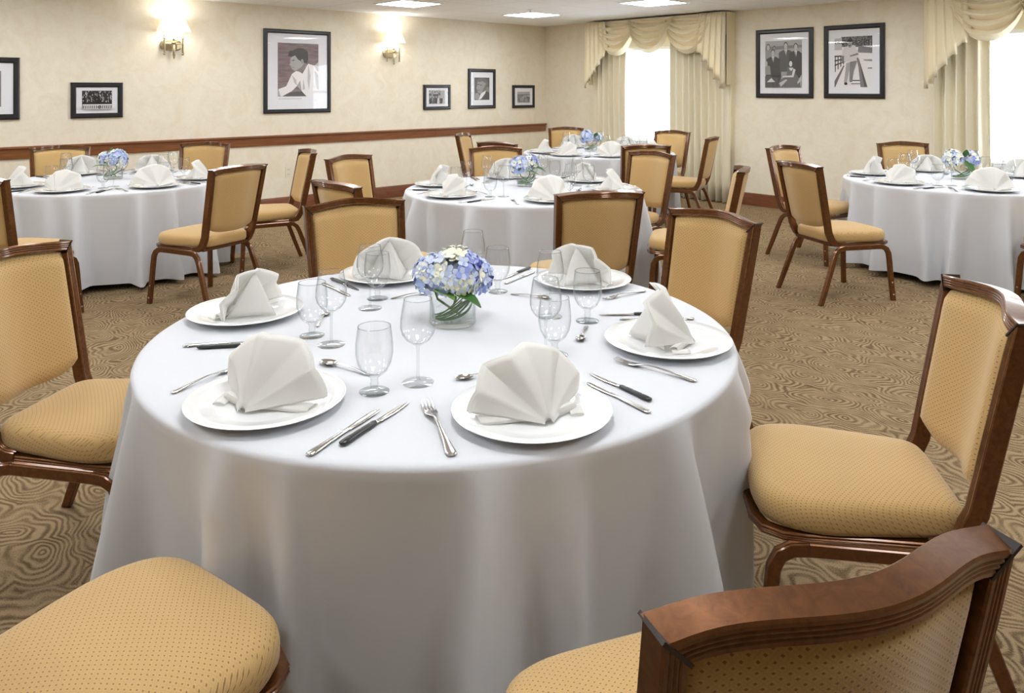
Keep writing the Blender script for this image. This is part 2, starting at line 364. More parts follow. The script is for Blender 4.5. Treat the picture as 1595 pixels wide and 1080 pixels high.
def swag(m, x0, x1, zt, drop, off, nfold=5):
    nu, nv = 36, 44; g = []
    for j in range(nv+1):
        v = j/nv; row = []
        for i in range(nu+1):
            u = i/nu; s = 4*u*(1-u)
            hang = drop*(0.05*(1-v)+v)*(1-(abs(2*u-1))**2.2*(1-0.12*v)) if v > 0 else 0
            hang = drop*v*(1-(abs(2*u-1))**2.1)+0.16*drop*v**1.5*(abs(2*u-1))**2.1
            fold = tri(v*nfold+0.06*math.sin(5*u))*0.055*s**0.5*sm(0, 0.2, v)
            xe = (x0+x1)/2+(x1-x0)/2*(2*u-1)*(1-0.20*v*(abs(2*u-1))**2)
            row.append((xe, BWY-off-0.015-0.05*s**0.7*sm(0, 0.5, v)-0.02*v-fold, zt-hang))
        g.append(row)
    m.grid(g)
def cascade(m, xo, xi, zt, lo, li, off):
    # accordion tail: outer edge xo falls lo, inner edge xi falls li
    nf = 5; g = []; cols = []
    for k in range(nf*4+1):
        t = k/(nf*4); zig = tri(t*nf); x = xo+(xi-xo)*(t+0.30/nf*math.sin(2*PI*t*nf)); L = lo+(li-lo)*t+0.03*zig
        cols.append((x, off+0.05+0.030*zig, L))
    for j in range(11):
        q = j/10; g.append([(xo+(x-xo)*(0.85+0.15*q), BWY-(off+(d-off)*(0.55+0.45*q)), zt-L*q) for x, d, L in cols])
    m.grid(g)
def window_dressing(x0, x1, zt, side):
    off = 0.20; wd = x1-x0
    v = thing('window_valance', 'cream swagged valance with pleated tails over the %s window' % side, 'valance', (0, 0, 0), 0, 'swagged valances')
    v.location = ((x0+x1)/2, BWY, zt); o = Vector(v.location)
    def put(m, name, mat, th=0.004):
        m.v = [tuple(Vector(p)-o) for p in m.v]; b = m.build(name, mat, v, 50); md = b.modifiers.new('thickness', 'SOLIDIFY'); md.thickness = th; return b
    m = MB(); m.box(x0+0.02, x1-0.02, BWY-off, BWY-0.001, zt-0.03, zt); m.v = [tuple(Vector(p)-o) for p in m.v]; m.build('board', M['valance'], v, 0)
    m = MB(); m.box(x0+0.02, x1-0.02, BWY-off-0.004, BWY-off, zt-0.30, zt); m.box(x0+0.016, x0+0.02, BWY-off-0.004, BWY-0.002, zt-0.95, zt); m.box(x1-0.02, x1-0.016, BWY-off-0.004, BWY-0.002, zt-0.95, zt)
    m.v = [tuple(Vector(p)-o) for p in m.v]; m.build('header_cloth', M['valance'], v, 0)
    sw = wd*0.36
    for k, (c, dz) in enumerate(((0.245, 0.52), (0.50, 0.50), (0.755, 0.53))):
        m = MB(); swag(m, x0+wd*c-sw/2, x0+wd*c+sw/2, zt-0.004, dz, off+(0.004 if k != 1 else 0.022)); put(m, 'swag', M['valance'])
    for xo, xi in ((x0, x0+wd*0.19), (x1, x1-wd*0.19)):
        m = MB(); cascade(m, xo, xi, zt-0.002, 1.03, 0.44, off+0.05); put(m, 'cascade', M['valance'])
    return v
VT = CEIL-0.02
window_dressing(D1[0], D1[1], VT, 'left'); window_dressing(D2[0], D2[1], VT, 'right')
x975, x1046 = BW(974, 150, 0.1)[0], BW(1045, 150, 0.1)[0]
drape(D1[0]+0.035, x975, VT-0.04, 0.10, 'cream drape on the left side of the left window', 1)
drape(x1046, D1[1]-0.035, VT-0.04, 0.10, 'wide cream drape on the right side of the left window', 2)
x1540 = BW(1540, 150, 0.1)[0]
drape(D2[0]+0.035, x1540, VT-0.04, 0.10, 'cream drape left of the right window, rising behind the right table flowers', 3)

# ------------------------------------------------------------------ pictures
def picture(wall, pl, pr, yt0, yb0, yt1, yb1, fw, mats, draw, label, seed=0, plx=None):
    fn = LW if wall == 'L' else BW
    a = fn(pl, (yt0+yb0)/2)[0] if plx is None else plx; b = fn(pr, (yt1+yb1)/2)[0]
    zt_ = (fn(pl, yt0)[1]+fn(pr, yt1)[1])/2; zb_ = (fn(pl, yb0)[1]+fn(pr, yb1)[1])/2
    wd, ht = b-a, zt_-zb_
    t = thing('framed_picture', label, 'picture')
    if wall == 'L': t.location = (LWX, (a+b)/2, (zt_+zb_)/2); t.rotation_euler = (0, 0, PI/2)
    else: t.location = ((a+b)/2, BWY, (zt_+zb_)/2); t.rotation_euler = (0, 0, 0)
    X, Z = wd/2, ht/2; f = MB(); d0, d1 = -0.032, -0.0015
    pr_ = [(0, d1), (0, d0+0.008), (0.25, d0), (0.75, d0), (1, d0+0.012), (1, d1)]
    rings = []
    for sx, sz in ((-1, -1), (1, -1), (1, 1), (-1, 1), (-1, -1)): rings.append([(sx*(X-q*fw), y, sz*(Z-q*fw)) for q, y in pr_])
    f.rings(rings, False); f.build('frame', M['pframe'], t, 20)
    x, z = X-fw*0.95, Z-fw*0.95
    MB().box(-x, x, -0.012, -0.002, -z, z).build('mat_board', M['mat'], t, 0)
    l, r, tp, bt = mats; iw, ih = 2*x, 2*z
    x0, x1, z1, z0 = -x+iw*l, x-iw*r, z-ih*tp, -z+ih*bt
    ph = MB(); mats_ = []; lay = [0]
    def poly(pts, mat):
        if mat not in mats_: mats_.append(mat)
        ph.cur = mats_.index(mat); lay[0] += 1; y = -0.0125-0.00025*lay[0]
        cl = [(x0+(x1-x0)*min(1, max(0, u)), y, z0+(z1-z0)*min(1, max(0, v))) for u, v in pts]
        ph.add(cl, [tuple(range(len(cl)))])
    def disc(cu, cv, ru, rv, mat, n=14): poly([(cu+ru*math.cos(2*PI*i/n), cv+rv*math.sin(2*PI*i/n)) for i in range(n)], mat)
    draw(poly, disc, random.Random(seed))
    ph.build('photograph', [M[k] for k in mats_], t, 0)
    MB().box(-x, x, -0.0215, -0.0195, -z, z).build('glass', M['pane'], t, 0)
    return t, (x0, x1, z0, z1)
R4 = [(0, 0), (1, 0), (1, 1), (0, 1)]
def head(poly, disc, cu, cv, s, skin, hair, asp=0.75):
    disc(cu, cv+s*0.12, s*asp*1.12, s*1.12, hair); disc(cu, cv-s*0.12, s*asp*0.9, s*0.98, skin)
def d_portrait(poly, disc, r):
    poly(R4, 'sepia'); poly([(0, 0), (1, 0), (1, 0.12), (0, 0.06)], 'g3')
    poly([(0.00, 0.02), (0.02, 0.14), (0.20, 0.19), (0.34, 0.42), (0.46, 0.49), (0.60, 0.43), (0.74, 0.62), (0.92, 0.58), (1, 0.50), (1, 0), (0.70, 0.0), (0.58, 0.10), (0.47, 0.20), (0.34, 0.10), (0.10, 0.0)], 'g10')
    poly([(0.02, 0.13), (0.06, 0.02), (0.0, 0.0), (0.0, 0.13)], 'g7'); poly([(0.34, 0.40), (0.40, 0.25), (0.47, 0.20), (0.44, 0.32)], 'g8'); poly([(0.74, 0.6), (0.80, 0.40), (0.76, 0.12), (0.72, 0.30)], 'g8'); poly([(0.90, 0.5), (1.0, 0.40), (1.0, 0.1), (0.94, 0.2)], 'g8')
    poly([(0.88, 0.57), (1, 0.66), (1, 0.46)], 'g8')
    poly([(0.46, 0.2), (0.58, 0.10), (0.54, 0.30)], 'g7'); poly([(0.60, 0.12), (0.66, 0.14), (0.62, 0.34)], 'g8')
    poly([(0.36, 0.50), (0.42, 0.48), (0.56, 0.46), (0.70, 0.58), (0.68, 0.70), (0.56, 0.80), (0.34, 0.76), (0.30, 0.70), (0.30, 0.64), (0.275, 0.585), (0.32, 0.57), (0.325, 0.53)], 'g7')
    poly([(0.42, 0.48), (0.56, 0.46), (0.70, 0.60), (0.66, 0.66), (0.58, 0.56), (0.48, 0.51)], 'g5')
    poly([(0.26, 0.80), (0.24, 0.76), (0.33, 0.74), (0.42, 0.77), (0.48, 0.70), (0.56, 0.66), (0.70, 0.62), (0.74, 0.70), (0.73, 0.85), (0.62, 0.91), (0.48, 0.91), (0.36, 0.86), (0.28, 0.85)], 'g2')
    disc(0.59, 0.66, 0.035, 0.045, 'g6')
    poly([(0.33, 0.68), (0.40, 0.69), (0.40, 0.672), (0.34, 0.664)], 'g3'); poly([(0.335, 0.545), (0.40, 0.55), (0.40, 0.54), (0.34, 0.535)], 'g5')
def d_bust(poly, disc, r):
    poly(R4, 'g3'); disc(0.86, 0.45, 0.18, 0.14, 'g5'); poly([(0, 0), (1, 0), (1, 0.30), (0.78, 0.40), (0.45, 0.30), (0.15, 0.28), (0, 0.12)], 'g2')
    poly([(0.28, 0.0), (0.42, 0.28), (0.78, 0.42), (0.70, 0.28), (0.45, 0.05)], 'g10'); poly([(0.02, 0.04), (0.05, 0.30), (0.25, 0.32), (0.36, 0.18), (0.28, 0.02)], 'g6')
    poly([(0.22, 0.34), (0.40, 0.27), (0.70, 0.40), (0.84, 0.66), (0.74, 0.88), (0.40, 0.92), (0.20, 0.82), (0.16, 0.62), (0.12, 0.52), (0.18, 0.46)], 'g6')
    poly([(0.50, 0.36), (0.72, 0.42), (0.85, 0.68), (0.74, 0.70), (0.60, 0.50)], 'g4')
    poly([(0.14, 0.84), (0.24, 0.95), (0.50, 1.0), (0.78, 0.94), (0.90, 0.74), (0.84, 0.60), (0.76, 0.74), (0.52, 0.84), (0.34, 0.80)], 'g4')
    poly([(0.18, 0.69), (0.34, 0.71), (0.34, 0.68), (0.2, 0.66)], 'g2'); poly([(0.2, 0.44), (0.34, 0.45), (0.34, 0.43), (0.22, 0.42)], 'g3'); disc(0.42, 0.66, 0.05, 0.02, 'g2')
def d_family(poly, disc, r):
    poly(R4, 'g7'); poly([(0, 0.80), (1, 0.84), (1, 0.9), (0, 0.88)], 'g5')
    def man(cu, base, top, w, suit, skin='g8'):
        poly([(cu-w, base), (cu+w, base), (cu+w*0.95, top-0.05), (cu+w*0.4, top), (cu-w*0.4, top), (cu-w*0.95, top-0.05)], suit)
        poly([(cu-0.035, top+0.005), (cu+0.035, top+0.005), (cu+0.005, top-0.13)], 'g10'); poly([(cu-0.008, top-0.01), (cu+0.008, top-0.01), (cu+0.006, top-0.12), (cu-0.004, top-0.12)], 'g2'); head(poly, disc, cu, top+0.085, 0.068, skin, 'g2')
    poly([(0, 0.62), (0, 0.8), (0.2, 0.8), (0.3, 0.6)], 'g6'); head(poly, disc, 0.08, 0.87, 0.06, 'g8', 'g2'); head(poly, disc, 0.25, 0.84, 0.05, 'g6', 'g1')
    man(0.57, 0.2, 0.80, 0.2, 'g3'); man(0.84, 0.2, 0.77, 0.19, 'g2'); man(0.22, 0.18, 0.66, 0.2, 'g2', 'g8')
    poly([(0.05, 0.1), (0.45, 0.1), (0.42, 0.36), (0.2, 0.42)], 'g2')
    poly([(0, 0.28), (0.16, 0.28), (0.14, 0.46), (0.0, 0.50)], 'g6'); disc(0.02, 0.52, 0.05, 0.06, 'g8'); poly([(0, 0), (0.4, 0), (0.36, 0.2), (0.1, 0.26), (0, 0.25)], 'g3'); poly([(0.05, 0.12), (0.28, 0.12), (0.18, 0.21)], 'g9')
    poly([(0.45, 0.2), (0.45, 0.34), (0.62, 0.34), (0.62, 0.2)], 'g8')
    poly([(0.38, 0.0), (0.98, 0.0), (0.92, 0.20), (0.84, 0.30), (0.82, 0.40), (0.62, 0.44), (0.60, 0.24), (0.40, 0.16)], 'g4'); poly([(0.48, 0.22), (0.78, 0.22), (0.84, 0.38), (0.78, 0.40), (0.74, 0.26), (0.5, 0.25)], 'g9')
    poly([(0.66, 0.42), (0.78, 0.42), (0.74, 0.36), (0.70, 0.36)], 'g9'); head(poly, disc, 0.71, 0.51, 0.062, 'g9', 'g1'); poly([(0.44, 0.02), (0.62, 0.16), (0.58, 0.18), (0.40, 0.1)], 'g8'); poly([(0.88, 0.1), (1, 0.28), (1, 0.16), (0.9, 0.08)], 'g8')
def d_pier(poly, disc, r):
    poly(R4, 'g10'); poly([(0.2, 0.80), (1, 0.78), (1, 1), (0.18, 1)], 'trees'); poly([(0, 0.74), (0.2, 0.74), (0.2, 0.98), (0, 0.97)], 'g8')
    for k in range(4): poly([(0.02+0.05*k, 0.86), (0.05+0.05*k, 0.86), (0.05+0.05*k, 0.9), (0.02+0.05*k, 0.9)], 'g3')
    poly([(0.62, 0.68), (1, 0.66), (1, 0.77), (0.64, 0.8)], 'g5')
    for k in range(3): poly([(0, 0.42+0.09*k), (0.3, 0.50+0.055*k), (0.3, 0.52+0.055*k), (0, 0.45+0.09*k)], 'g2')
    for k in range(4): poly([(0.01+0.075*k, 0.30+0.05*k), (0.035+0.075*k, 0.31+0.05*k), (0.035+0.075*k, 0.62), (0.01+0.075*k, 0.62)], 'g2')
    poly([(0, 0), (0.02, 0.0), (0.27, 0.42), (0.25, 0.44), (0, 0.12)], 'g4'); poly([(0.70, 0.0), (0.88, 0.0), (0.66, 0.55), (0.58, 0.62), (0.64, 0.4)], 'g5'); poly([(0.80, 0.0), (0.88, 0.0), (0.67, 0.52)], 'g3')
    poly([(0.78, 0.52), (1, 0.50), (1, 0.54), (0.78, 0.54)], 'g6'); poly([(0.88, 0.36), (1, 0.36), (1, 0.38), (0.9, 0.38)], 'g4'); poly([(0.45, 0.12), (0.68, 0.12), (0.68, 0.14), (0.45, 0.14)], 'g2'); poly([(0.45, 0.06), (0.7, 0.06), (0.7, 0.075), (0.45, 0.075)], 'g3')
    poly([(0.32, 0.48), (0.62, 0.52), (0.52, 0.30), (0.48, 0.10), (0.40, 0.10), (0.40, 0.34), (0.34, 0.10), (0.26, 0.10), (0.30, 0.34)], 'g7'); poly([(0.42, 0.5), (0.60, 0.52), (0.52, 0.30), (0.48, 0.10), (0.42, 0.10)], 'g5')
    poly([(0.26, 0.50), (0.58, 0.52), (0.66, 0.66), (0.56, 0.82), (0.40, 0.84), (0.24, 0.76), (0.20, 0.62), (0.26, 0.62)], 'g9'); poly([(0.20, 0.62), (0.27, 0.62), (0.24, 0.48), (0.19, 0.52)], 'g5'); poly([(0.42, 0.60), (0.66, 0.64), (0.62, 0.67), (0.42, 0.625)], 'g5')
    disc(0.42, 0.85, 0.062, 0.07, 'g6'); poly([(0.33, 0.885), (0.50, 0.90), (0.48, 0.945), (0.36, 0.93)], 'g1'); disc(0.415, 0.825, 0.03, 0.012, 'g3'); disc(0.31, 0.07, 0.045, 0.03, 'g1')
def d_crowd(poly, disc, r):
    poly(R4, 'g0')
    for i in range(95):
        u, v = r.random(), 0.38+0.6*r.random(); s = 0.012+0.012*r.random(); a = r.uniform(-1, 1)
        poly([(u-s, v-s*2*a), (u, v+s*2.4), (u+s, v+s*2*a), (u, v-s*2.2)], r.choice(['g6', 'g8', 'g9', 'g4']))
    poly([(0, 0), (1, 0), (1, 0.26), (0, 0.26)], 'g9')
    for k in range(14):
        if k in (7,): continue
        poly([(0.015+0.07*k, 0.03), (0.045+0.07*k, 0.03), (0.05+0.07*k, 0.2), (0.02+0.07*k, 0.2)], 'g1')
    disc(0.555, 0.11, 0.07, 0.1, 'g4')
def d_scene(poly, disc, r):
    poly(R4, 'street'); poly([(0.7, 0.4), (1, 0.4), (1, 1), (0.75, 1)], 'g7'); poly([(0.25, 0.3), (0.6, 0.3), (0.6, 0.8), (0.25, 0.8)], 'g2'); poly([(0.28, 0.74), (0.58, 0.74), (0.58, 0.8), (0.28, 0.8)], 'g8')
    for cu, s, c in ((0.1, 0.10, 'g1'), (0.3, 0.09, 'g3'), (0.45, 0.10, 'g1'), (0.58, 0.1, 'g9'), (0.75, 0.1, 'g2'), (0.92, 0.1, 'g8')):
        poly([(cu-0.07, 0.02), (cu+0.07, 0.02), (cu+0.05, 0.42), (cu-0.05, 0.42)], c); disc(cu, 0.5, 0.04, 0.07, 'g7')
def d_beach(poly, disc, r):
    poly(R4, 'beach'); poly([(0, 0.72), (1, 0.74), (1, 1), (0, 1)], 'g7'); poly([(0, 0.68), (1, 0.70), (1, 0.76), (0, 0.74)], 'g4'); poly([(0.72, 0.40), (1, 0.38), (1, 0.5), (0.76, 0.52)], 'g3')
    for cu, v in ((0.17, 0.3), (0.6, 0.42), (0.9, 0.3)): poly([(cu-0.02, v-0.1), (cu+0.02, v-0.1), (cu+0.02, v+0.06), (cu-0.02, v+0.06)], 'g2'); disc(cu, v+0.1, 0.02, 0.03, 'g4')
def d_building(poly, disc, r):
    poly(R4, 'street'); poly([(0, 0), (1, 0), (1, 0.32), (0, 0.36)], 'g8'); poly([(0.8, 0), (1, 0), (1, 1), (0.9, 1)], 'g5'); poly([(0.0, 0.8), (0.9, 0.78), (0.9, 1), (0, 1)], 'g3')
t, ex = picture('L', 410, 514, 44, 177.5, 50, 174.5, 0.05, (0.165, 0.155, 0.125, 0.17), d_portrait, 'large framed portrait of a young person in a white shirt, in profile')
cap = MB()
for k in range(9): cap.box(ex[0]+0.014+k*0.035, ex[0]+0.040+k*0.035, -0.0133, -0.012, ex[2]-0.032, ex[2]-0.026)
cap.build('caption', M['g6'], t, 0)
picture('L', 109.5, 190.5, 128.5, 184.5, 128.7, 182.5, 0.05, (0.145, 0.145, 0.14, 0.165), d_crowd, 'wide framed photograph of a crowd behind a balustrade', 3)
ya = LW(30, 137)[0]
picture('L', 30, 30.2, 90, 186, 90, 186, 0.055, (0.2, 0.2, 0.16, 0.15), d_building, 'framed photograph cut by the left edge of the photo', 1, plx=ya-0.62)
picture('L', 659, 700.5, 132, 171.5, 132.2, 170, 0.045, (0.13, 0.15, 0.14, 0.15), d_scene, 'small square framed street photograph, left of the three small pictures')
picture('L', 728.5, 770.7, 107, 169.5, 108, 168.7, 0.05, (0.16, 0.165, 0.165, 0.165), d_bust, 'tall framed head portrait in the middle of three small pictures')
picture('L', 797.5, 831.5, 132.5, 168.3, 133, 168, 0.045, (0.15, 0.15, 0.22, 0.15), d_beach, 'smallest framed picture, a pale beach photograph nearest the corner')
picture('B', 1178.7, 1267.5, 48, 152.5, 41.8, 152.8, 0.055, (0.115, 0.14, 0.125, 0.10), d_family, 'framed group photograph, left of the pair beside the window drape')
picture('B', 1284.5, 1379, 41, 153.5, 35.2, 153.2, 0.055, (0.125, 0.145, 0.115, 0.105), d_pier, 'framed photograph of a person walking a pier, right of the pair')

# ------------------------------------------------------------------ sconces and outlet
def sconce(px, py, label, first):
    y, z = LW(px, py, 0.14)
    t = thing('wall_sconce', label, 'sconce', (LWX, y, z), PI/2, 'brass wall sconces')
    m = MB(); rr = []
    for d, q in ((-0.001, 1.0), (-0.016, 1.0), (-0.024, 0.88)):
        ring = []
        for j in range(24):
            a = 2*PI*j/24; c, s_ = math.cos(a), math.sin(a); ring.append((math.copysign(abs(c)**0.6, c)*0.115*q, d, math.copysign(abs(s_)**0.6, s_)*0.062*q-0.004))
        rr.append(ring)
    m.rings(rr).build('wall_plate', M['brass'], t, 40)
    MB().lathe([(0.001, -0.165), (0.004, -0.16), (0.013, -0.14), (0.010, -0.132), (0.016, -0.12), (0.017, -0.01), (0.012, 0.0), (0.028, 0.02), (0.012, 0.04), (0.016, 0.06), (0.006, 0.075), (0.005, 0.15), (0.001, 0.15)], 14, 0, -0.10).build('centre_post', M['brass'], t)
    MB().tube([(0, -0.02, 0.01), (0, -0.10, 0.01)], 0.009, 10).build('bracket', M['brass'], t)
    MB().tube([(-0.10, -0.09, 0.008), (0.10, -0.09, 0.008)], 0.007, 10).build('arm', M['brass'], t)
    for s_ in (-1, 1):
        MB().lathe([(0.001, -0.122), (0.012, -0.117), (0.015, -0.105), (0.009, -0.095), (0.011, -0.09), (0.011, 0.055), (0.007, 0.06), (0.016, 0.066), (0.016, 0.074), (0.008, 0.082), (0.010, 0.10), (0.004, 0.115), (0.001, 0.115)], 12, 0.10*s_, -0.09).build('candle_arm', M['brass'], t)
    MB().lathe([(0.118, 0.285), (0.188, 0.145), (0.186, 0.145), (0.116, 0.285)], 32, 0, -0.10).build('lamp_shade', M['shade'], t, 60).scale = (1, 0.5, 1)
    t2 = MB().lathe([(0.001, 0.15), (0.010, 0.152), (0.012, 0.18), (0.018, 0.21), (0.012, 0.235), (0.001, 0.245)], 12, 0, -0.10).build('bulb', M['bulb'], t)
    ch = [c for c in kids(t) if c.name.startswith('lamp_shade')][0]; ch.location.y = -0.05
    ld = bpy.data.lights.new('sconce_light', 'POINT'); ld.energy = SCONCE_W; ld.color = (1, 0.96, 0.91); ld.shadow_soft_size = 0.03
    lo = bpy.data.objects.new('sconce_light', ld); COL.objects.link(lo); lo.parent = t; lo.location = (0, -0.10, 0.262)
    ld2 = bpy.data.lights.new('sconce_light', 'POINT'); ld2.energy = SCONCE_W*0.5; ld2.color = (1, 0.96, 0.91); ld2.shadow_soft_size = 0.02
    lo2 = bpy.data.objects.new('sconce_light', ld2); COL.objects.link(lo2); lo2.parent = t; lo2.location = (0, -0.07, 0.165)
sconce(273, 69, 'brass double wall sconce with lit white shade, left of the large portrait', True)
sconce(616, 82.5, 'brass double wall sconce with lit white shade, above three small pictures', False)
y, z = LW(449.5, 268)
t = thing('wall_outlet', 'cream wall outlet plate under the wooden wall rail', 'outlet', (LWX, y, z), PI/2)
MB().box(-0.045, 0.045, -0.006, -0.0005, -0.068, 0.068).build('cover_plate', M['outlet'], t, 0)
for s_ in (-1, 1):
    r_ = MB().box(-0.02, 0.02, -0.009, -0.006, s_*0.03-0.018, s_*0.03+0.018).build('receptacle', M['outlet'], t, 0)
    MB().box(-0.010, -0.007, -0.0095, -0.009, s_*0.03-0.006, s_*0.03+0.009).box(0.007, 0.010, -0.0095, -0.009, s_*0.03-0.006, s_*0.03+0.009).build('slot', M['slot'], r_, 0)

# ------------------------------------------------------------------ chair
def fluted(wa, wb, n=4, d=0.0022, faces=(1, 1)):
    """rectangle wa (along a) x wb (along b); grooves run along the sweep on the +b / -b faces"""
    pts = []; bev = 0.003
    def face(sgn, fl):
        out = [(-wa/2+bev, wb/2)]
        if fl:
            step = (wa-2*0.004)/n
            for k in range(1, n):
                c = -wa/2+0.004+step*k; out += [(c-0.0022, wb/2), (c, wb/2-d), (c+0.0022, wb/2)]
        out.append((wa/2-bev, wb/2))
        return [(a*sgn, b*sgn) for a, b in out]
    top = face(1, faces[0]); bot = face(-1, faces[1])
    return [(-wa/2, wb/2-bev)]+top+[(wa/2, wb/2-bev), (wa/2, -wb/2+bev)]+bot+[(-wa/2, -wb/2+bev)]
YT, YS, HW, HT = -0.29, -0.195, 0.245, 0.965           # top rail y, upright y at seat height, half width, corner height
def up_y(z):                                             # y of the back plane at height z
    return YS+(YT-YS)*(z-0.48)/(0.95-0.48)
def up_x(z): return 0.205+(HW-0.017-0.205)*max(0, (z-0.45)/(0.95-0.45))
def bow(u): return 0.052*(0.5+0.5*math.cos(PI*min(1, abs(u))))
def make_chair():
    t = thing('banquet_chair', None, 'chair')
    fp = fluted(0.034, 0.046)
    # uprights with the bend into the seat frame
    for s in (-1, 1):
        path = [(s*(HW-0.017), up_y(HT-0.017), HT-0.017)]
        for z in (0.88, 0.78, 0.68, 0.58, 0.50): path.append((s*up_x(z), up_y(z), z))
        for y, z in ((-0.182, 0.462), (-0.168, 0.436), (-0.146, 0.418), (-0.12, 0.4125), (-0.09, 0.412)): path.append((s*0.205, y, z))
        def fix(i, ring, s=s):
            if i == 0: return [Vector((p.x, up_y(HT-(HW-abs(p.x)))+(p.y-up_y(HT-0.017)), HT-(HW-abs(p.x)))) for p in ring]
            if i > 7:
                c = [0.9, 0.75, 0.65][i-8]; mz = sum(p.z for p in ring)/len(ring)
                return [Vector((p.x, p.y, mz+(p.z-mz)*c)) for p in ring]
            return ring
        MB().sweep(path, fp, (1, 0, 0), True, fix).build('upright', M['frame'], t, 25)
    # top rail: bowed backward and crowned
    rp_ = fluted(0.034, 0.046); path = []; nn = 24
    for i in range(nn+1):
        u = -1+2*i/nn; path.append((HW*u*0.93, YT-bow(u), HT-0.017+0.019*(1-u*u)))
    def fixr(i, ring):
        if i in (0, nn):
            s = -1 if i == 0 else 1
            return [Vector((s*(HW-(HT-p.z)), p.y, p.z)) for p in ring]
        return ring
    MB().sweep(path, rp_, (0, -0.2, 1), True, fixr).build('top_rail', M['frame'], t, 25)
    for s in (-1, 1):
        m = MB(); q = 0.0017; e = 0.037
        pts = [(s*(HW+0.002), HT+0.002), (s*(HW-e), HT-e)]
        v = []
        for dx in (-q, q):
            for (x, z) in pts:
                for y in (-0.0255, 0.0255): v.append((x+s*dx, up_y(z)+y, z-dx))
        m.add(v, [(0, 1, 3, 2), (4, 6, 7, 5), (0, 4, 5, 1), (2, 3, 7, 6), (0, 2, 6, 4), (1, 5, 7, 3)]); m.build('corner_cap', M['cap'], t, 0)
    # backrest cushion
    nu, nv = 20, 16; fr, bk = [], []
    for j in range(nv+1):
        v = j/nv; r1, r2 = [], []
        for i in range(nu+1):
            u = -1+2*i/nu
            zb = 0.522+0.035*u**4; ztp = HT-0.034+0.019*(1-u*u)
            z = zb+(ztp-zb)*v; b = bow(u)*(0.72+0.28*v)
            x = u*(up_x(z)-0.0155)
            ed = min(1.0, (1-abs(u))/0.10, (v)/0.07+0.0, (1-v)/0.07); ed = max(0, ed)**0.5
            y0 = up_y(z)-b
            r1.append((x, y0+0.004+0.022*ed, z)); r2.append((x, y0-0.003-0.014*ed, z))
        fr.append(r1); bk.append(r2)
    m = MB(); m.grid(fr); m.grid(bk)
    rim = lambda g: [g[0][i] for i in range(nu+1)]+[g[j][nu] for j in range(1, nv+1)]+[g[nv][i] for i in range(nu-1, -1, -1)]+[g[j][0] for j in range(nv-1, 0, -1)]
    m.rings([rim(fr), rim(bk)], False); m.build('backrest', M['back'], t, 70)
    # seat cushion
    outline = []; n = 56
    for i in range(n):
        a = 2*PI*i/n; c, s_ = math.cos(a), math.sin(a); e = 0.42 if s_ > 0 else 0.28
        x = math.copysign(abs(c)**e, c); y = math.copysign(abs(s_)**(0.62 if s_ > 0 else 0.3), s_)
        yy = 0.060+0.253*y; wdt = 0.205+0.045*sm(-0.19, 0.20, yy); outline.append((x*wdt, yy))
    rings = []
    for q, z in ((0.90, 0.4205), (0.97, 0.424), (1.0, 0.44), (1.0, 0.466), (0.985, 0.482), (0.94, 0.494), (0.86, 0.501), (0.65, 0.507), (0.4, 0.510), (0.15, 0.511), (0.02, 0.511)):
        rings.append([(x*q, 0.060+(y-0.060)*q, z) for x, y in outline])
    MB().rings(rings).build('seat', M['seat'], t, 70)
    # seat frame (U under the cushion)
    path = [(-0.205, -0.09, 0.407), (-0.212, 0.05, 0.407), (-0.222, 0.19, 0.407), (-0.220, 0.245, 0.407), (-0.197, 0.288, 0.407), (-0.15, 0.307, 0.407), (0, 0.313, 0.407)]
    path = path+[(-x, y, z) for x, y, z in path[-2::-1]]
    MB().sweep(path, fluted(0.022, 0.030, 3, 0.0018), (0, 0, 1)).build('seat_frame', M['frame'], t, 25)
    MB().sweep([(-0.2, -0.165, 0.409), (0.2, -0.165, 0.409)], [(-0.01, -0.012), (0.01, -0.012), (0.01, 0.012), (-0.01, 0.012)], (0, 0, 1)).build('rear_stretcher', M['frame'], t, 25)
    # legs: an arch on each side
    lp = fluted(0.026, 0.034, 3, 0.0018)
    for s in (-1, 1):
        rear = [(s*0.250, -0.292, 0.0), (s*0.243, -0.242, 0.13), (s*0.236, -0.192, 0.262), (s*0.232, -0.168, 0.325), (s*0.231, -0.150, 0.360), (s*0.23, -0.122, 0.382), (s*0.23, -0.085, 0.3875)]
        front = [(s*0.262, 0.297, 0.0), (s*0.252, 0.286, 0.16), (s*0.245, 0.280, 0.28), (s*0.243, 0.274, 0.335), (s*0.241, 0.258, 0.366), (s*0.24, 0.228, 0.383), (s*0.239, 0.19, 0.387)]
        for pth in (rear, front):
            l = MB().sweep(pth, lp, (1, 0, 0), True, lambda i, r: [Vector((p.x, p.y, 0.002)) for p in r] if i == 0 else r).build('leg', M['frame'], t, 25)
            if pth is front:
                for zz in (0.045, 0.13):
                    MB().ball((s*(0.262-0.010*zz/0.16)+s*0.0135, 0.297-0.011*zz/0.16, zz), 0.006, 8, 4, (0.5, 1, 1)).build('stud', M['glide'], l)
        MB().sweep([(s*0.23, -0.085, 0.3875), (s*0.239, 0.19, 0.387)], lp, (1, 0, 0)).build('side_rail', M['frame'], t, 25)
    return t
chair0 = make_chair()
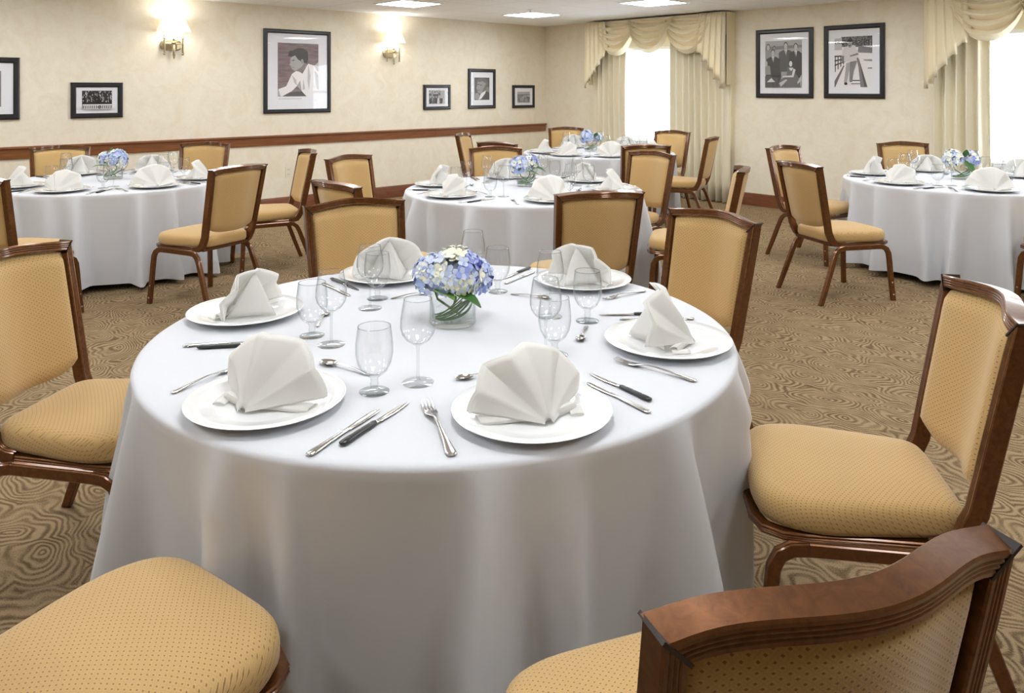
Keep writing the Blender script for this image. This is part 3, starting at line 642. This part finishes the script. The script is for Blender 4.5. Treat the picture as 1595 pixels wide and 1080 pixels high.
# camera-space back-rail midpoint and facing angle (degrees), label
CH = {
 'main': [(-0.94, 1.12, 54, 'chair seat at the lower left corner, its back outside the photo'),
          (0.374, 0.874, 109.5, 'nearest chair seen from behind, polished top rail at lower right'),
          (1.247, 2.035, 169, 'large tan chair right of the foreground table, facing left'),
          (0.87, 3.34, 213, 'tan chair at the back right of the foreground table'),
          (-0.755, 3.70, 298, 'tan chair behind the foreground table, left of its flowers'),
          (-1.655, 2.55, -9, 'tan chair at the left of the foreground table, cut by photo edge')],
 'left': [(-4.20, 7.15, -60, 'chair backed to the wall behind the left table, left of the flowers'),
          (-3.05, 7.64, -90, 'chair backed to the wall behind the left table, right of the flowers'),
          (-1.91, 5.37, 152, 'chair seen from behind at the near right of the left table'),
          (-1.79, 6.72, 208, 'side-on chair in front of the wall outlet, at the left table'),
          (-3.27, 4.66, 80, 'chair back partly visible at the far left edge, near the left table')],
 'mid': [(-1.30, 6.14, -32, 'tan chair left of the middle table, angled towards the viewer'),
         (-1.02, 4.45, 44, 'low dark chair back peeking above the left rear foreground chair'),
         (-0.15, 7.04, -86, 'front-facing chair behind the middle table flowers'),
         (0.46, 4.04, 105, 'dark chair back directly in front of the middle table'),
         (1.18, 6.50, 219, 'front-facing chair right of the middle table'),
         (1.555, 5.27, 166, 'edge-on chair tucked at the right of the middle table')],
 'far': [(-0.58, 9.15, -14, 'chair with dark edge left of the far table, nearly side-on'),
         (-0.15, 7.69, 53, 'dark curved chair top at the near left of the far table'),
         (0.74, 10.55, -90, 'chair behind the far table, backed to the left drape'),
         (2.02, 9.70, 229, 'front-facing chair before the glowing window at the far table'),
         (2.21, 8.50, 153, 'side-on chair at the right end of the far table, by the drape'),
         (1.28, 7.35, 100, 'dark chair back at the near side of the far table')],
 'right': [(2.53, 7.17, -53, 'angled chair by the baseboard, behind the other left chair of the right table'),
           (2.09, 5.60, 15, 'chair seen from behind, left of the right table, all legs visible'),
           (3.89, 7.66, -94, 'front-facing chair between the right table and the wall')]}
TB = {'main': (-0.22, 2.51), 'left': (-3.37, 6.52), 'mid': (0.09, 6.0), 'far': (1.06, 9.43), 'right': (3.81, 6.53)}
# right table's near-right chair: only the seat shows
CH['right'].append((4.03, 4.98, 118, 'chair at the right photo edge before the right table, seat showing'))
CHW = {}
for k, l in CH.items():
    CHW[k] = []
    for x, z, a, lab in l:
        wx, wy = W(x, z); th = math.radians(a)+YAW
        ox, oy = wx-YT*math.cos(th), wy-YT*math.sin(th)
        inst(chair0, (ox, oy, 0), th-PI/2, lab, 'tan banquet chairs'); CHW[k].append((ox, oy, th))

# ------------------------------------------------------------------ tables and cloths
TH = 0.735; TR = 0.915
TNAME = {'main': 'foreground table', 'left': 'left table', 'mid': 'middle table', 'far': 'far table', 'right': 'right table'}
def table(key):
    cx_, cy_ = W(*TB[key]); rnd = random.Random(hash(key) % 1 + len(key)*7+ord(key[0]))
    t = thing('banquet_table', 'round banquet table hidden under the white cloth of the %s' % TNAME[key], 'table', (cx_, cy_, 0), 0, 'round banquet tables')
    MB().lathe([(0.002, TH-0.03), (TR-0.025, TH-0.03), (TR-0.012, TH-0.024), (TR-0.012, TH-0.010), (TR-0.02, TH-0.005), (0.002, TH-0.005)], 64).build('tabletop', M['tabletop'], t)
    for a in range(4):
        th = a*PI/2+PI/4; MB().tube([(0.42*math.cos(th), 0.42*math.sin(th), 0.001), (0.40*math.cos(th), 0.40*math.sin(th), TH-0.03)], 0.016, 10).build('leg', M['tleg'], t)
    n = 360; rows = []
    nf = 19; ph = []; a = rnd.uniform(0, 1)
    th0 = [(a+(i+rnd.uniform(-0.26, 0.26)))*2*PI/nf for i in range(nf)]; am = [rnd.uniform(0.5, 1.25) for _ in range(nf)]; wd = [rnd.uniform(0.04, 0.075) for _ in range(nf)]
    sk = [rnd.uniform(-0.05, 0.05) for _ in range(nf)]
    rmax = []
    for i in range(n):
        th = 2*PI*i/n; r = 1.12
        while r > 0.55:
            x, y = cx_+r*math.cos(th), cy_+r*math.sin(th); hit = False
            for ox, oy, ct in CHW[key]:
                dx, dy = x-ox, y-oy; f_ = dx*math.cos(ct)+dy*math.sin(ct); s_ = dx*math.sin(ct)-dy*math.cos(ct)
                if abs(s_) < 0.265 and -0.32 < f_ < 0.285: hit = True
            if not hit: break
            r -= 0.005
        rmax.append(r)
    mn = [min(rmax[(i+d) % n] for d in range(-2, 3)) for i in range(n)]
    rmax = [sum(mn[(i+d) % n] for d in range(-4, 5))/9 for i in range(n)]
    def fold(th, q):
        v = 0
        for c, am_, w_, s_ in zip(th0, am, wd, sk):
            d = (th-c-s_*q+PI) % (2*PI)-PI; e = d/(w_*(0.62 if d*s_ > 0 else 1.25))
            v += am_*math.exp(-e*e)
        return v
    prof = [(0.02, 0), (0.4, 0), (0.7, 0), (0.86, 0), (TR-0.02, 0.0), (TR-0.006, -0.0015), (TR+0.002, -0.006), (TR+0.005, -0.014)]
    g = []
    for r, dz in prof: g.append([(cx_+r*math.cos(2*PI*i/n), cy_+r*math.sin(2*PI*i/n), TH+dz) for i in range(n)])
    ns = 26
    for j in range(1, ns+1):
        q = j/ns; row = []
        for i in range(n):
            th = 2*PI*i/n
            zb = 0.045+0.012*math.sin(3*th+a*6)
            z = TH-0.014-(TH-0.014-zb)*q
            f = fold(th, q)
            r = TR+0.005+(0.215*f-0.085)*q**0.85+0.03*q
            lim = rmax[i]+0.35*(1-sm(0.0, 0.24, q)); e = (lim-r)/0.022
            if e < 12: r = lim-0.022*math.log(1+math.exp(e))
            row.append((cx_+r*math.cos(th), cy_+r*math.sin(th), z))
        g.append(row)
    m = MB(); m.v = []
    m.rings(g, False); m.v = [(x-cx_, y-cy_, z) for x, y, z in m.v]
    k0 = len(m.v); m.v.append((0, 0, TH)); m.f += [(k0, (i+1) % n, i) for i in range(n)]; m.mi += [0]*n
    o = m.build('tablecloth', M['cloth'], None, 80, (cx_, cy_, 0))
    LB = {'main': 'large white tablecloth of the foreground table, filling the picture centre', 'left': 'white tablecloth on the left table beneath the wall rail', 'mid': 'white tablecloth on the middle table, behind the foreground flowers',
          'far': 'white tablecloth on the far table beside the left window', 'right': 'white tablecloth on the right table, cut by the right photo edge'}
    tag(o, LB[key], 'tablecloth', 'white round tablecloths')
for k in TB: table(k)

# ------------------------------------------------------------------ tableware prototypes
def proto_plate():
    o = MB().lathe([(0.001, 0.004), (0.09, 0.004), (0.095, 0.001), (0.105, 0.001), (0.110, 0.005), (0.150, 0.012), (0.190, 0.0215), (0.1925, 0.0235), (0.190, 0.0250), (0.152, 0.0165), (0.122, 0.0095), (0.112, 0.0085), (0.001, 0.008)], 72).build('dinner_plate', M['china'], None, 50)
    return tag(o, None, 'plate')
def proto_goblet():
    t = thing('water_goblet', None, 'glass')
    MB().lathe([(0.010, 0.0405), (0.020, 0.0445), (0.034, 0.056), (0.044, 0.076), (0.0485, 0.100), (0.0482, 0.125), (0.0455, 0.150), (0.0425, 0.170), (0.0412, 0.170), (0.0440, 0.150), (0.0467, 0.125), (0.0470, 0.100), (0.0425, 0.077), (0.032, 0.058), (0.018, 0.048), (0.001, 0.046)], 40).rim(0.0419, 0.170).build('bowl', [M['glass'], M['rimg']], t, 60)
    MB().lathe([(0.014, 0.0065), (0.010, 0.010), (0.0085, 0.016), (0.0115, 0.022), (0.0085, 0.028), (0.0105, 0.036), (0.013, 0.0405)], 20).build('stem', M['stemg'], t, 60)
    MB().lathe([(0.001, 0.0005), (0.038, 0.0005), (0.039, 0.0022), (0.034, 0.0042), (0.014, 0.0066), (0.001, 0.0066)], 36).build('foot', M['stemg'], t, 60)
    return t
def proto_wine():
    t = thing('wine_glass', None, 'glass')
    MB().lathe([(0.006, 0.101), (0.016, 0.105), (0.032, 0.116), (0.043, 0.132), (0.0475, 0.150), (0.0465, 0.172), (0.0425, 0.196), (0.0375, 0.224), (0.0365, 0.224), (0.0413, 0.196), (0.0453, 0.172), (0.0462, 0.150), (0.0418, 0.133), (0.031, 0.118), (0.015, 0.1075), (0.001, 0.106)], 40).rim(0.037, 0.224).build('bowl', [M['glass'], M['rimg']], t, 60)
    MB().lathe([(0.008, 0.006), (0.0045, 0.014), (0.0037, 0.03), (0.0036, 0.08), (0.0045, 0.095), (0.0065, 0.101)], 16).build('stem', M['stemg'], t, 60)
    MB().lathe([(0.001, 0.0005), (0.041, 0.0005), (0.042, 0.0018), (0.034, 0.0035), (0.008, 0.0062), (0.001, 0.0062)], 36).build('foot', M['glass'], t, 60)
    return t
def proto_fork():                                        # tip at +y, length 0.26
    m = MB(); z = 0.004
    m.stations([(-0.13, z, 0.003, 0.0012), (-0.127, z, 0.009, 0.0017), (-0.115, z, 0.0105, 0.002), (-0.09, z+0.002, 0.008, 0.002), (-0.05, z+0.006, 0.005, 0.002), (0.0, z+0.009, 0.0038, 0.002), (0.03, z+0.008, 0.0045, 0.002), (0.048, z+0.005, 0.010, 0.0018), (0.062, z+0.002, 0.0135, 0.0016), (0.075, z+0.001, 0.0138, 0.0015), (0.080, z+0.001, 0.0132, 0.0013)], 12)
    for k in range(4):
        x = (k-1.5)*0.0073
        m.rings([[(x+(hw)*math.cos(2*PI*j/6), y, zz+0.0011*math.sin(2*PI*j/6)) for j in range(6)] for y, zz, hw in ((0.076, z+0.001, 0.0026), (0.09, z, 0.0023), (0.11, z+0.002, 0.002), (0.127, z+0.006, 0.0015), (0.13, z+0.007, 0.0006))])
    return tag(m.build('dinner_fork', M['steel'], None, 60), None, 'fork')
def proto_knife():
    m = MB(); z = 0.004
    m.stations([(-0.13, z, 0.004, 0.002), (-0.127, z, 0.0095, 0.0032), (-0.11, z, 0.0105, 0.0036), (-0.07, z, 0.008, 0.0036), (-0.02, z, 0.0065, 0.0034), (0.005, z, 0.006, 0.003), (0.012, z-0.0005, 0.008, 0.0014), (0.05, z-0.001, 0.0098, 0.0010), (0.10, z-0.001, 0.0095, 0.0008), (0.122, z-0.001, 0.0068, 0.0007), (0.13, z-0.001, 0.002, 0.0005)], 12)
    return tag(m.build('table_knife', M['steel'], None, 60), None, 'knife')
def proto_steak():
    t = thing('steak_knife', None, 'knife'); z = 0.0062
    h = MB().stations([(-0.135, z, 0.004, 0.003), (-0.131, z, 0.0095, 0.005), (-0.115, z, 0.0115, 0.006), (-0.08, z, 0.0098, 0.006), (-0.04, z, 0.0092, 0.006), (-0.012, z, 0.0085, 0.0055), (-0.008, z, 0.007, 0.0045)], 12).build('handle', M['black'], t, 60)
    for y in (-0.10, -0.065, -0.03): MB().lathe([(0.001, z+0.0066), (0.0022, z+0.0064), (0.0022, z+0.004)], 8, 0, y).build('rivet', M['steel'], h)
    MB().stations([(-0.010, z-0.001, 0.006, 0.003), (0.004, z-0.001, 0.0065, 0.0028), (0.01, z-0.002, 0.0085, 0.0011), (0.06, z-0.003, 0.0095, 0.0009), (0.10, z-0.003, 0.0075, 0.0008), (0.125, z-0.003, 0.004, 0.0006), (0.135, z-0.003, 0.0006, 0.0004)], 12).build('blade', M['steel'], t, 60)
    return t
def proto_spoon():                                       # bowl at +y, length 0.19
    m = MB(); z = 0.0035
    m.stations([(-0.095, z, 0.003, 0.0012), (-0.092, z, 0.0075, 0.0016), (-0.08, z, 0.008, 0.0018), (-0.05, z+0.004, 0.005, 0.0018), (-0.01, z+0.008, 0.0034, 0.0018), (0.025, z+0.009, 0.0034, 0.0018), (0.042, z+0.007, 0.006, 0.0014)], 10)
    for off in (0, 0.0012):
        g = []
        for i in range(9):
            q = i/8; g.append([(0.0185*q*math.cos(2*PI*j/24)*(1-0.12*math.sin(2*PI*j/24)), 0.066+0.030*q*math.sin(2*PI*j/24), 0.0012+off+0.0075*q**2.2) for j in range(24)])
        m.rings(g, False)
    return tag(m.build('teaspoon', M['steel'], None, 60), None, 'spoon')
def proto_napkin(var):
    """fan-folded napkin: the fan faces -y (the diner), its tail lies behind"""
    rnd = random.Random(40+var); m = MB(); nr, na = 14, 60
    hmul = (1.0, 0.95, 1.05)[var % 3]; pl = (3.0, 4.0, 3.5)[var % 3]; a0 = (-86, -84, -80)[var % 3]; a1 = (82, 86, 84)[var % 3]
    def fan(r, t, off=0.0):
        a = math.radians(a0+(a1-a0)*t); R = 0.150*hmul*(1+0.05*math.cos(a*1.0)+0.02*math.sin(t*9+var))
        rr = 0.012+R*r
        fold = (abs((t*pl) % 1.0-0.5)*2-0.5)
        x = rr*math.sin(a)*0.98; zz = 0.004+rr*math.cos(a)*0.93
        y = 0.030*(r**1.1)*fold*2.2*0.55+0.52*zz+0.055*abs(math.sin(a))**2*r-0.03*(1-r)-0.012*math.sin(PI*r)*math.cos(3*a)
        return (x, y-0.055+off, zz)
    m.grid([[fan(i/nr, j/na) for j in range(na+1)] for i in range(nr+1)])
    m.grid([[fan(i/nr, j/na, 0.006+0.004*i/nr) for j in range(na+1)] for i in range(nr+1)])
    # tent behind: a ridge from the fan's crest to the plate
    top = Vector(fan(0.93, 0.5, 0.008)); L = Vector(fan(0.55, 0.06, 0.01)); R_ = Vector(fan(0.55, 0.94, 0.01)); L.z = R_.z = 0.004
    tailc = Vector((0.012*(var-1), 0.125, 0.005))
    def tent(p, q, s, bulge):
        g = []
        for i in range(9):
            u = i/8; a = p.lerp(q, u); b = p.lerp(s, u); row = []
            for j in range(9):
                w_ = j/8; c = a.lerp(b, w_); c = c+Vector((0, 0.35, 0.9))*bulge*math.sin(PI*w_)*math.sin(PI*u*0.9); row.append(tuple(c))
            g.append(row)
        m.grid(g)
    tent(top, L, tailc, 0.012); tent(top, tailc, R_, 0.012)
    # folded strips along the base in front and a tail lying on the plate
    sd = 1 if var % 2 == 0 else -1
    def strip(p0, p1, wv, z0, h, nn=10):
        p0, p1, wv = Vector(p0), Vector(p1), Vector(wv); g = []
        for i in range(nn+1):
            u = i/nn; c = p0.lerp(p1, u); row = []
            for wq, zz in ((0, z0), (0.0, z0+h*0.55), (0.12, z0+h), (0.6, z0+h*0.92+0.002*math.sin(9*u)), (0.95, z0+h*0.6), (1.0, z0+h*0.1)): q = c+wv*wq; row.append((q.x, q.y, zz))
            g.append(row)
        m.grid(g)
    strip((-sd*0.02, -0.058, 0), (sd*0.142, -0.012, 0), (-sd*0.008, 0.046, 0), 0.002, 0.011)
    strip((-sd*0.10, -0.042, 0), (0.01*sd, -0.070, 0), (0.006, 0.026, 0), 0.003, 0.016)
    strip((-sd*0.118, -0.030, 0), (-sd*0.098, -0.078, 0), (0.030*sd, 0.01, 0), 0.0025, 0.006, 6)
    o = m.build('folded_napkin', M['napkin'], None, 45)
    md = o.modifiers.new('thickness', 'SOLIDIFY'); md.thickness = 0.0016
    return tag(o, None, 'napkin')
PR = dict(plate=proto_plate(), goblet=proto_goblet(), wine=proto_wine(), fork=proto_fork(), knife=proto_knife(), steak=proto_steak(), spoon=proto_spoon())
NP = [proto_napkin(i) for i in range(3)]
LEN = dict(fork=0.26, knife=0.26, steak=0.27, spoon=0.19)
DESC = dict(plate='white dinner plate', napkin='white fan-folded napkin', fork='steel dinner fork', knife='plain steel table knife', steak='black-handled steak knife', spoon='small steel spoon', goblet='short-stemmed water goblet', wine='tall-stemmed wine glass')
GRP = dict(plate='dinner plates', napkin='folded napkins', fork='dinner forks', knife='table knives', steak='steak knives', spoon='teaspoons', goblet='water goblets', wine='wine glasses')
PREP = dict(plate='at', napkin='on the plate at', fork='at', knife='at', steak='at', spoon='at', goblet='at', wine='at')
def lab(kind, key, pos): return '%s %s the %s place of the %s' % (DESC[kind], PREP[kind], pos, TNAME[key])
ZT = TH+0.0006
def put_plate(x, y, facing, key, pos, var, nrot=0.0):
    inst(PR['plate'], (x, y, ZT), facing, lab('plate', key, pos), GRP['plate'])
    inst(NP[var % 3], (x, y, ZT+0.0092), facing+nrot, lab('napkin', key, pos), GRP['napkin'])
def put_bar(kind, a, b, key, pos, real=True):
    """a = handle end, b = tip (room XY)"""
    dx, dy = b[0]-a[0], b[1]-a[1]; L = math.hypot(dx, dy)
    sc = min(1.15, max(0.85, L/LEN[kind])) if real else 1.0
    inst(PR[kind], ((a[0]+b[0])/2, (a[1]+b[1])/2, ZT), math.atan2(dy, dx)-PI/2, lab(kind, key, pos), GRP[kind], sc)
def put_glass(kind, p, key, pos, sc=1.0): inst(PR[kind], (p[0], p[1], ZT), random.uniform(0, 6), lab(kind, key, pos), GRP[kind], sc)
def pol(key, phi, r, t):
    cx_, cy_ = W(*TB[key]); c, s = math.cos(phi), math.sin(phi); return (cx_+r*c-t*s, cy_+r*s+t*c)
def setting(key, phideg, pos, var, skip=(), r=0.70, only=None):
    phi = math.radians(phideg)+YAW; p = pol(key, phi, r, 0)
    if 'plate' not in skip: put_plate(p[0], p[1], phi+PI/2, key, pos, var, random.uniform(-0.25, 0.25))
    j = lambda s=0.012: random.uniform(-s, s)
    for kind, (r0, t0), (r1, t1) in (('fork', (0.81, -0.262), (0.555, -0.245)), ('knife', (0.85, 0.275), (0.60, 0.255)), ('steak', (0.80, 0.312), (0.535, 0.29)), ('spoon', (0.44, 0.085), (0.44, -0.105))):
        if kind in skip: continue
        a = j(); b = j(); put_bar(kind, pol(key, phi, r0+a, t0+b), pol(key, phi, r1+a, t1+b+j(0.008)), key, pos)
    if 'goblet' not in skip: put_glass('goblet', pol(key, phi, 0.50+j(), 0.19+j()), key, pos)
    if 'wine' not in skip: put_glass('wine', pol(key, phi, 0.40+j(), 0.235+j()), key, pos)
# foreground table: measured pieces
T = lambda px, py, h=TH: P(px, py, h)
cxm, cym = W(*TB['main'])
def main_place(pos, plate, var, nrot, bars, glasses):
    x, y = T(*plate, TH+0.012); f = math.atan2(y-cym, x-cxm)+PI/2
    put_plate(x, y, f, 'main', pos, var, nrot)
    for kind, a, b in bars: put_bar(kind, T(*a), T(*b), 'main', pos)
    for kind, p in glasses: put_glass(kind, T(*p), 'main', pos)
main_place('front left', (415, 624), 0, 0.1, [('fork', (271, 613), (372, 573)), ('knife', (480, 712), (590, 640)), ('steak', (531, 697), (637, 628)), ('spoon', (577, 586), (500, 566))], [('goblet', (583, 611)), ('wine', (651, 597))])
main_place('front right', (828, 641), 1, 0.12, [('fork', (705, 713), (663, 629)), ('knife', (1012, 645), (915, 598)), ('steak', (1014, 627), (918, 583)), ('spoon', (791, 584), (717, 592))], [('goblet', (864, 554)), ('wine', (850, 553))])
main_place('right', (1040, 531), 2, -0.1, [('fork', (1085, 596), (958, 563)), ('knife', (1081, 498), (965, 499)), ('steak', (1034, 491), (934, 492)), ('spoon', (913, 511), (903, 533))], [('goblet', (915, 501)), ('wine', (857, 494))])
main_place('back right', (908, 437), 1, 0.0, [('fork', (998, 456), (945, 467)), ('knife', (787, 443), (833, 424)), ('steak', (819, 421), (790, 433)), ('spoon', (801, 460), (852, 466))], [('goblet', (775, 455)), ('wine', (737, 449))])
main_place('back left', (603, 428), 0, 0.1, [('knife', (503, 443), (545, 462)), ('steak', (519, 437), (556, 452)), ('spoon', (612, 466), (668, 458))], [('goblet', (588, 466)), ('wine', (576.5, 481))])
main_place('left', (383, 486), 1, -0.15, [('knife', (285, 541), (421, 533)), ('steak', (307, 544), (450, 538)), ('spoon', (495, 508), (508, 490))], [('goblet', (486, 524)), ('wine', (516, 538))])
SET = {'mid': [(166, 'left'), (221, 'near left'), (285, 'near right'), (349, 'right'), (39, 'far right'), (101, 'far left')],
       'left': [(221, 'left'), (267, 'near'), (321, 'near right'), (7, 'right'), (90, 'far right'), (141, 'far left')],
       'right': [(142, 'far left'), (201, 'left'), (256, 'near'), (17, 'right'), (83, 'far')],
       'far': [(193, 'left'), (232, 'near left'), (275, 'near'), (335, 'right'), (52, 'far right'), (112, 'far left')]}
SKIP = {}
for key, l in SET.items():
    for i, (a, pos) in enumerate(l): setting(key, a, pos, i, SKIP.get((key, pos), ()))

# ------------------------------------------------------------------ flowers
def vase_proto():
    t = thing('glass_vase', None, 'vase')
    MB().lathe([(0.001, 0.0008), (0.074, 0.0008), (0.0775, 0.004), (0.0775, 0.108), (0.0745, 0.108), (0.0745, 0.016), (0.001, 0.014)], 48).build('glass_cylinder', M['glass'], t, 50)
    MB().lathe([(0.001, 0.016), (0.074, 0.016), (0.074, 0.066), (0.001, 0.066)], 40).build('water', m_glass('water', (0.95, 0.97, 0.96), 1.2, (0.86, 0.9, 0.88)), t, 50)
    rnd = random.Random(4)
    for k in range(9):
        a0 = rnd.uniform(2.6, 3.8); a1 = a0+rnd.uniform(2.0, 3.1); pth = []
        zz = rnd.uniform(0.02, 0.03); top = rnd.uniform(0.085, 0.105)
        for i in range(11):
            q = i/10; a = a0+(a1-a0)*q; pth.append((0.068*math.cos(a)*(1-0.08*math.sin(PI*q)), 0.068*math.sin(a), zz+(top-zz)*q**1.8))
        MB().tube(pth, 0.0022, 6).build('grass_loop', M['grass'], t)
    return tag(t, None, None)
def hydrangea(pal, R, seed, leaf=None):
    """one stem of hydrangea: origin at the stem foot, head centre at z"""
    rnd = random.Random(seed); t = thing('hydrangea', None, 'flower'); hc_ = (0, 0, 0)
    m = MB(); m.ball(hc_, R*0.80, 12, 8); nfl = 120
    for k in range(nfl):
        zz = 1-1.62*(k+0.5)/nfl; a = k*2.39996+rnd.uniform(-0.2, 0.2); rr = math.sqrt(max(0, 1-zz*zz))
        nrm = Vector((rr*math.cos(a), rr*math.sin(a), zz)); nrm = (nrm+Vector((rnd.uniform(-0.25, 0.25), rnd.uniform(-0.25, 0.25), rnd.uniform(-0.25, 0.25)))).normalized()
        c = nrm*R*rnd.uniform(0.90, 1.04); A = nrm.orthogonal().normalized(); B = nrm.cross(A); sp = rnd.uniform(0, PI); s = R*rnd.uniform(0.21, 0.29)
        m.cur = 1+rnd.choices(range(4), pal)[0]
        for q in range(4):
            d = sp+q*PI/2; u = A*math.cos(d)+B*math.sin(d); v_ = nrm.cross(u)
            b = c; pts = [b, b+u*s*0.55+v_*s*0.5+nrm*s*0.10, b+u*s*1.05+v_*s*0.22+nrm*s*0.30, b+u*s*1.1-v_*s*0.2+nrm*s*0.27, b+u*s*0.55-v_*s*0.5+nrm*s*0.12]
            m.add(pts, [(0, 1, 2), (0, 2, 3), (0, 3, 4)])
        m.cur = 4; 
    m.build('flower_head', [M['core'], M['p0'], M['p1'], M['p2'], M['p3'] if pal[3] < 0.3 or pal[0] < 0.3 else M['p4']], t, 25)
    return t
def leaf(parent, base, d, L, wd, droop, mat):
    base = Vector(base); d = Vector(d).normalized(); side = d.cross(Vector((0, 0, 1))).normalized(); g = []
    for i in range(9):
        q = i/8; c = base+d*L*q+Vector((0, 0, -droop*q*q)); wv = wd*math.sin(PI*min(1, q*0.96+0.02))**0.8*(1-0.25*q)
        g.append([tuple(c+side*wv*s+Vector((0, 0, 0.25*wv*abs(s)+0.002*math.cos(9*q)*abs(s)))) for s in (-1, -0.5, 0, 0.5, 1)])
    m = MB(); m.grid(g); o = m.build('leaf', mat, parent, 60); md = o.modifiers.new('thickness', 'SOLIDIFY'); md.thickness = 0.0008
def bouquet(key, base, heads, leaves, where):
    x, y = base; vz = ZT
    v = inst(VASE, (x, y, vz), random.uniform(-0.4, 0.4)+YAW, 'low round glass vase with curled grass stems on the %s' % TNAME[key], 'round glass vases')
    for i, (dx, dz, hz, R, pal, name) in enumerate(heads):
        wx, wy = W(dx, dz)
        h = hydrangea(pal, R, hash_seed(key)+i); h.location = (x+wx, y+wy, vz+hz)
        tag(h, '%s of the %s' % (name, TNAME[key]), None, 'hydrangeas in the glass vases')
        fx, fy = wx*0.45, wy*0.45
        MB().tube([(0, 0, -R*0.6), ((fx-wx)*0.35, (fy-wy)*0.35, -hz*0.5), (fx-wx-wx*0.9, fy-wy-wy*0.9, -hz+0.024)], 0.0042, 7).build('stem', M['stem'], h)
        for lx, lz, lh, ddx, ddz, ddh, L, wd, dr, mt in [q[1:] for q in leaves if q[0] == i]:
            bx, by = W(lx, lz); ex, ey = W(ddx, ddz); leaf(h, (bx-wx, by-wy, lh-hz), (ex, ey, ddh), L, wd, dr, M[mt])
def hash_seed(k): return {'main': 10, 'left': 20, 'mid': 30, 'far': 40, 'right': 50}[k]
VASE = vase_proto(); tag(VASE, None, 'vase')
BL, MX, WH, VI = (4, 4, 1.5, 0.3), (0.8, 2.5, 4, 2.0), (0.4, 3, 5, 1.0), (3, 3, 0.5, 2)
bouquet('main', T(705, 503), [(-0.062, -0.005, 0.160, 0.066, (3.5, 4, 2, 0.5), 'blue hydrangea head at the left of the flowers'), (0.014, -0.024, 0.168, 0.084, MX, 'cream and pale blue hydrangea head at the front of the flowers'),
        (0.066, 0.015, 0.150, 0.064, VI, 'violet blue hydrangea head at the right of the flowers')],
        [(0, -0.055, -0.070, 0.128, 0.7, -0.45, 0.0, 0.085, 0.030, 0.02, 'leaf2'), (1, 0.012, -0.082, 0.118, 0.75, -0.30, -0.05, 0.095, 0.036, 0.028, 'leaf')], '')
bouquet('mid', P(820, 290, TH), [(-0.055, -0.02, 0.165, 0.075, (4, 3, 2, 0.5), 'blue hydrangea head at the left of the flowers'), (0.03, 0.02, 0.175, 0.07, MX, 'pale hydrangea head at the right of the flowers')],
        [(1, 0.04, -0.03, 0.15, 1, -0.3, 0.15, 0.12, 0.045, 0.05, 'leaf'), (0, 0.0, -0.07, 0.125, 1.0, -0.2, -0.05, 0.10, 0.03, 0.02, 'leaf2')], '')
bouquet('left', P(176, 279, TH), [(-0.07, 0.02, 0.165, 0.068, MX, 'pale hydrangea head at the left of the flowers'), (0.045, -0.02, 0.175, 0.080, (3, 4, 2, 0.3), 'large blue hydrangea head at the right of the flowers')],
        [(0, -0.04, -0.06, 0.12, -0.8, -0.5, 0.2, 0.10, 0.032, 0.03, 'leaf2'), (1, -0.03, 0.0, 0.22, 0.3, 0.3, 1.0, 0.06, 0.025, 0.0, 'leaf')], '')
bouquet('far', P(920, 235.5, TH), [(-0.05, -0.02, 0.175, 0.085, (4, 4, 1, 0.2), 'blue hydrangea head at the left of the flowers'), (0.085, 0.03, 0.165, 0.06, BL, 'small blue hydrangea head at the right of the flowers')],
        [(1, 0.05, -0.05, 0.15, 0.8, -0.5, 0.2, 0.10, 0.04, 0.05, 'leaf'), (0, 0.05, -0.02, 0.16, 0.3, -0.6, 1.0, 0.09, 0.035, 0.0, 'leaf')], '')
bouquet('right', P(1497, 279, TH), [(-0.07, 0.0, 0.170, 0.080, WH, 'white hydrangea head at the left of the flowers'), (0.09, 0.01, 0.165, 0.072, (2, 4, 3, 1.0), 'pale blue hydrangea head at the right of the flowers')],
        [(0, 0.02, -0.03, 0.16, 0.2, -0.7, -0.5, 0.11, 0.05, 0.05, 'leaf'), (1, 0.03, 0.0, 0.16, -0.1, -0.5, 1.0, 0.11, 0.03, 0.0, 'leaf')], '')
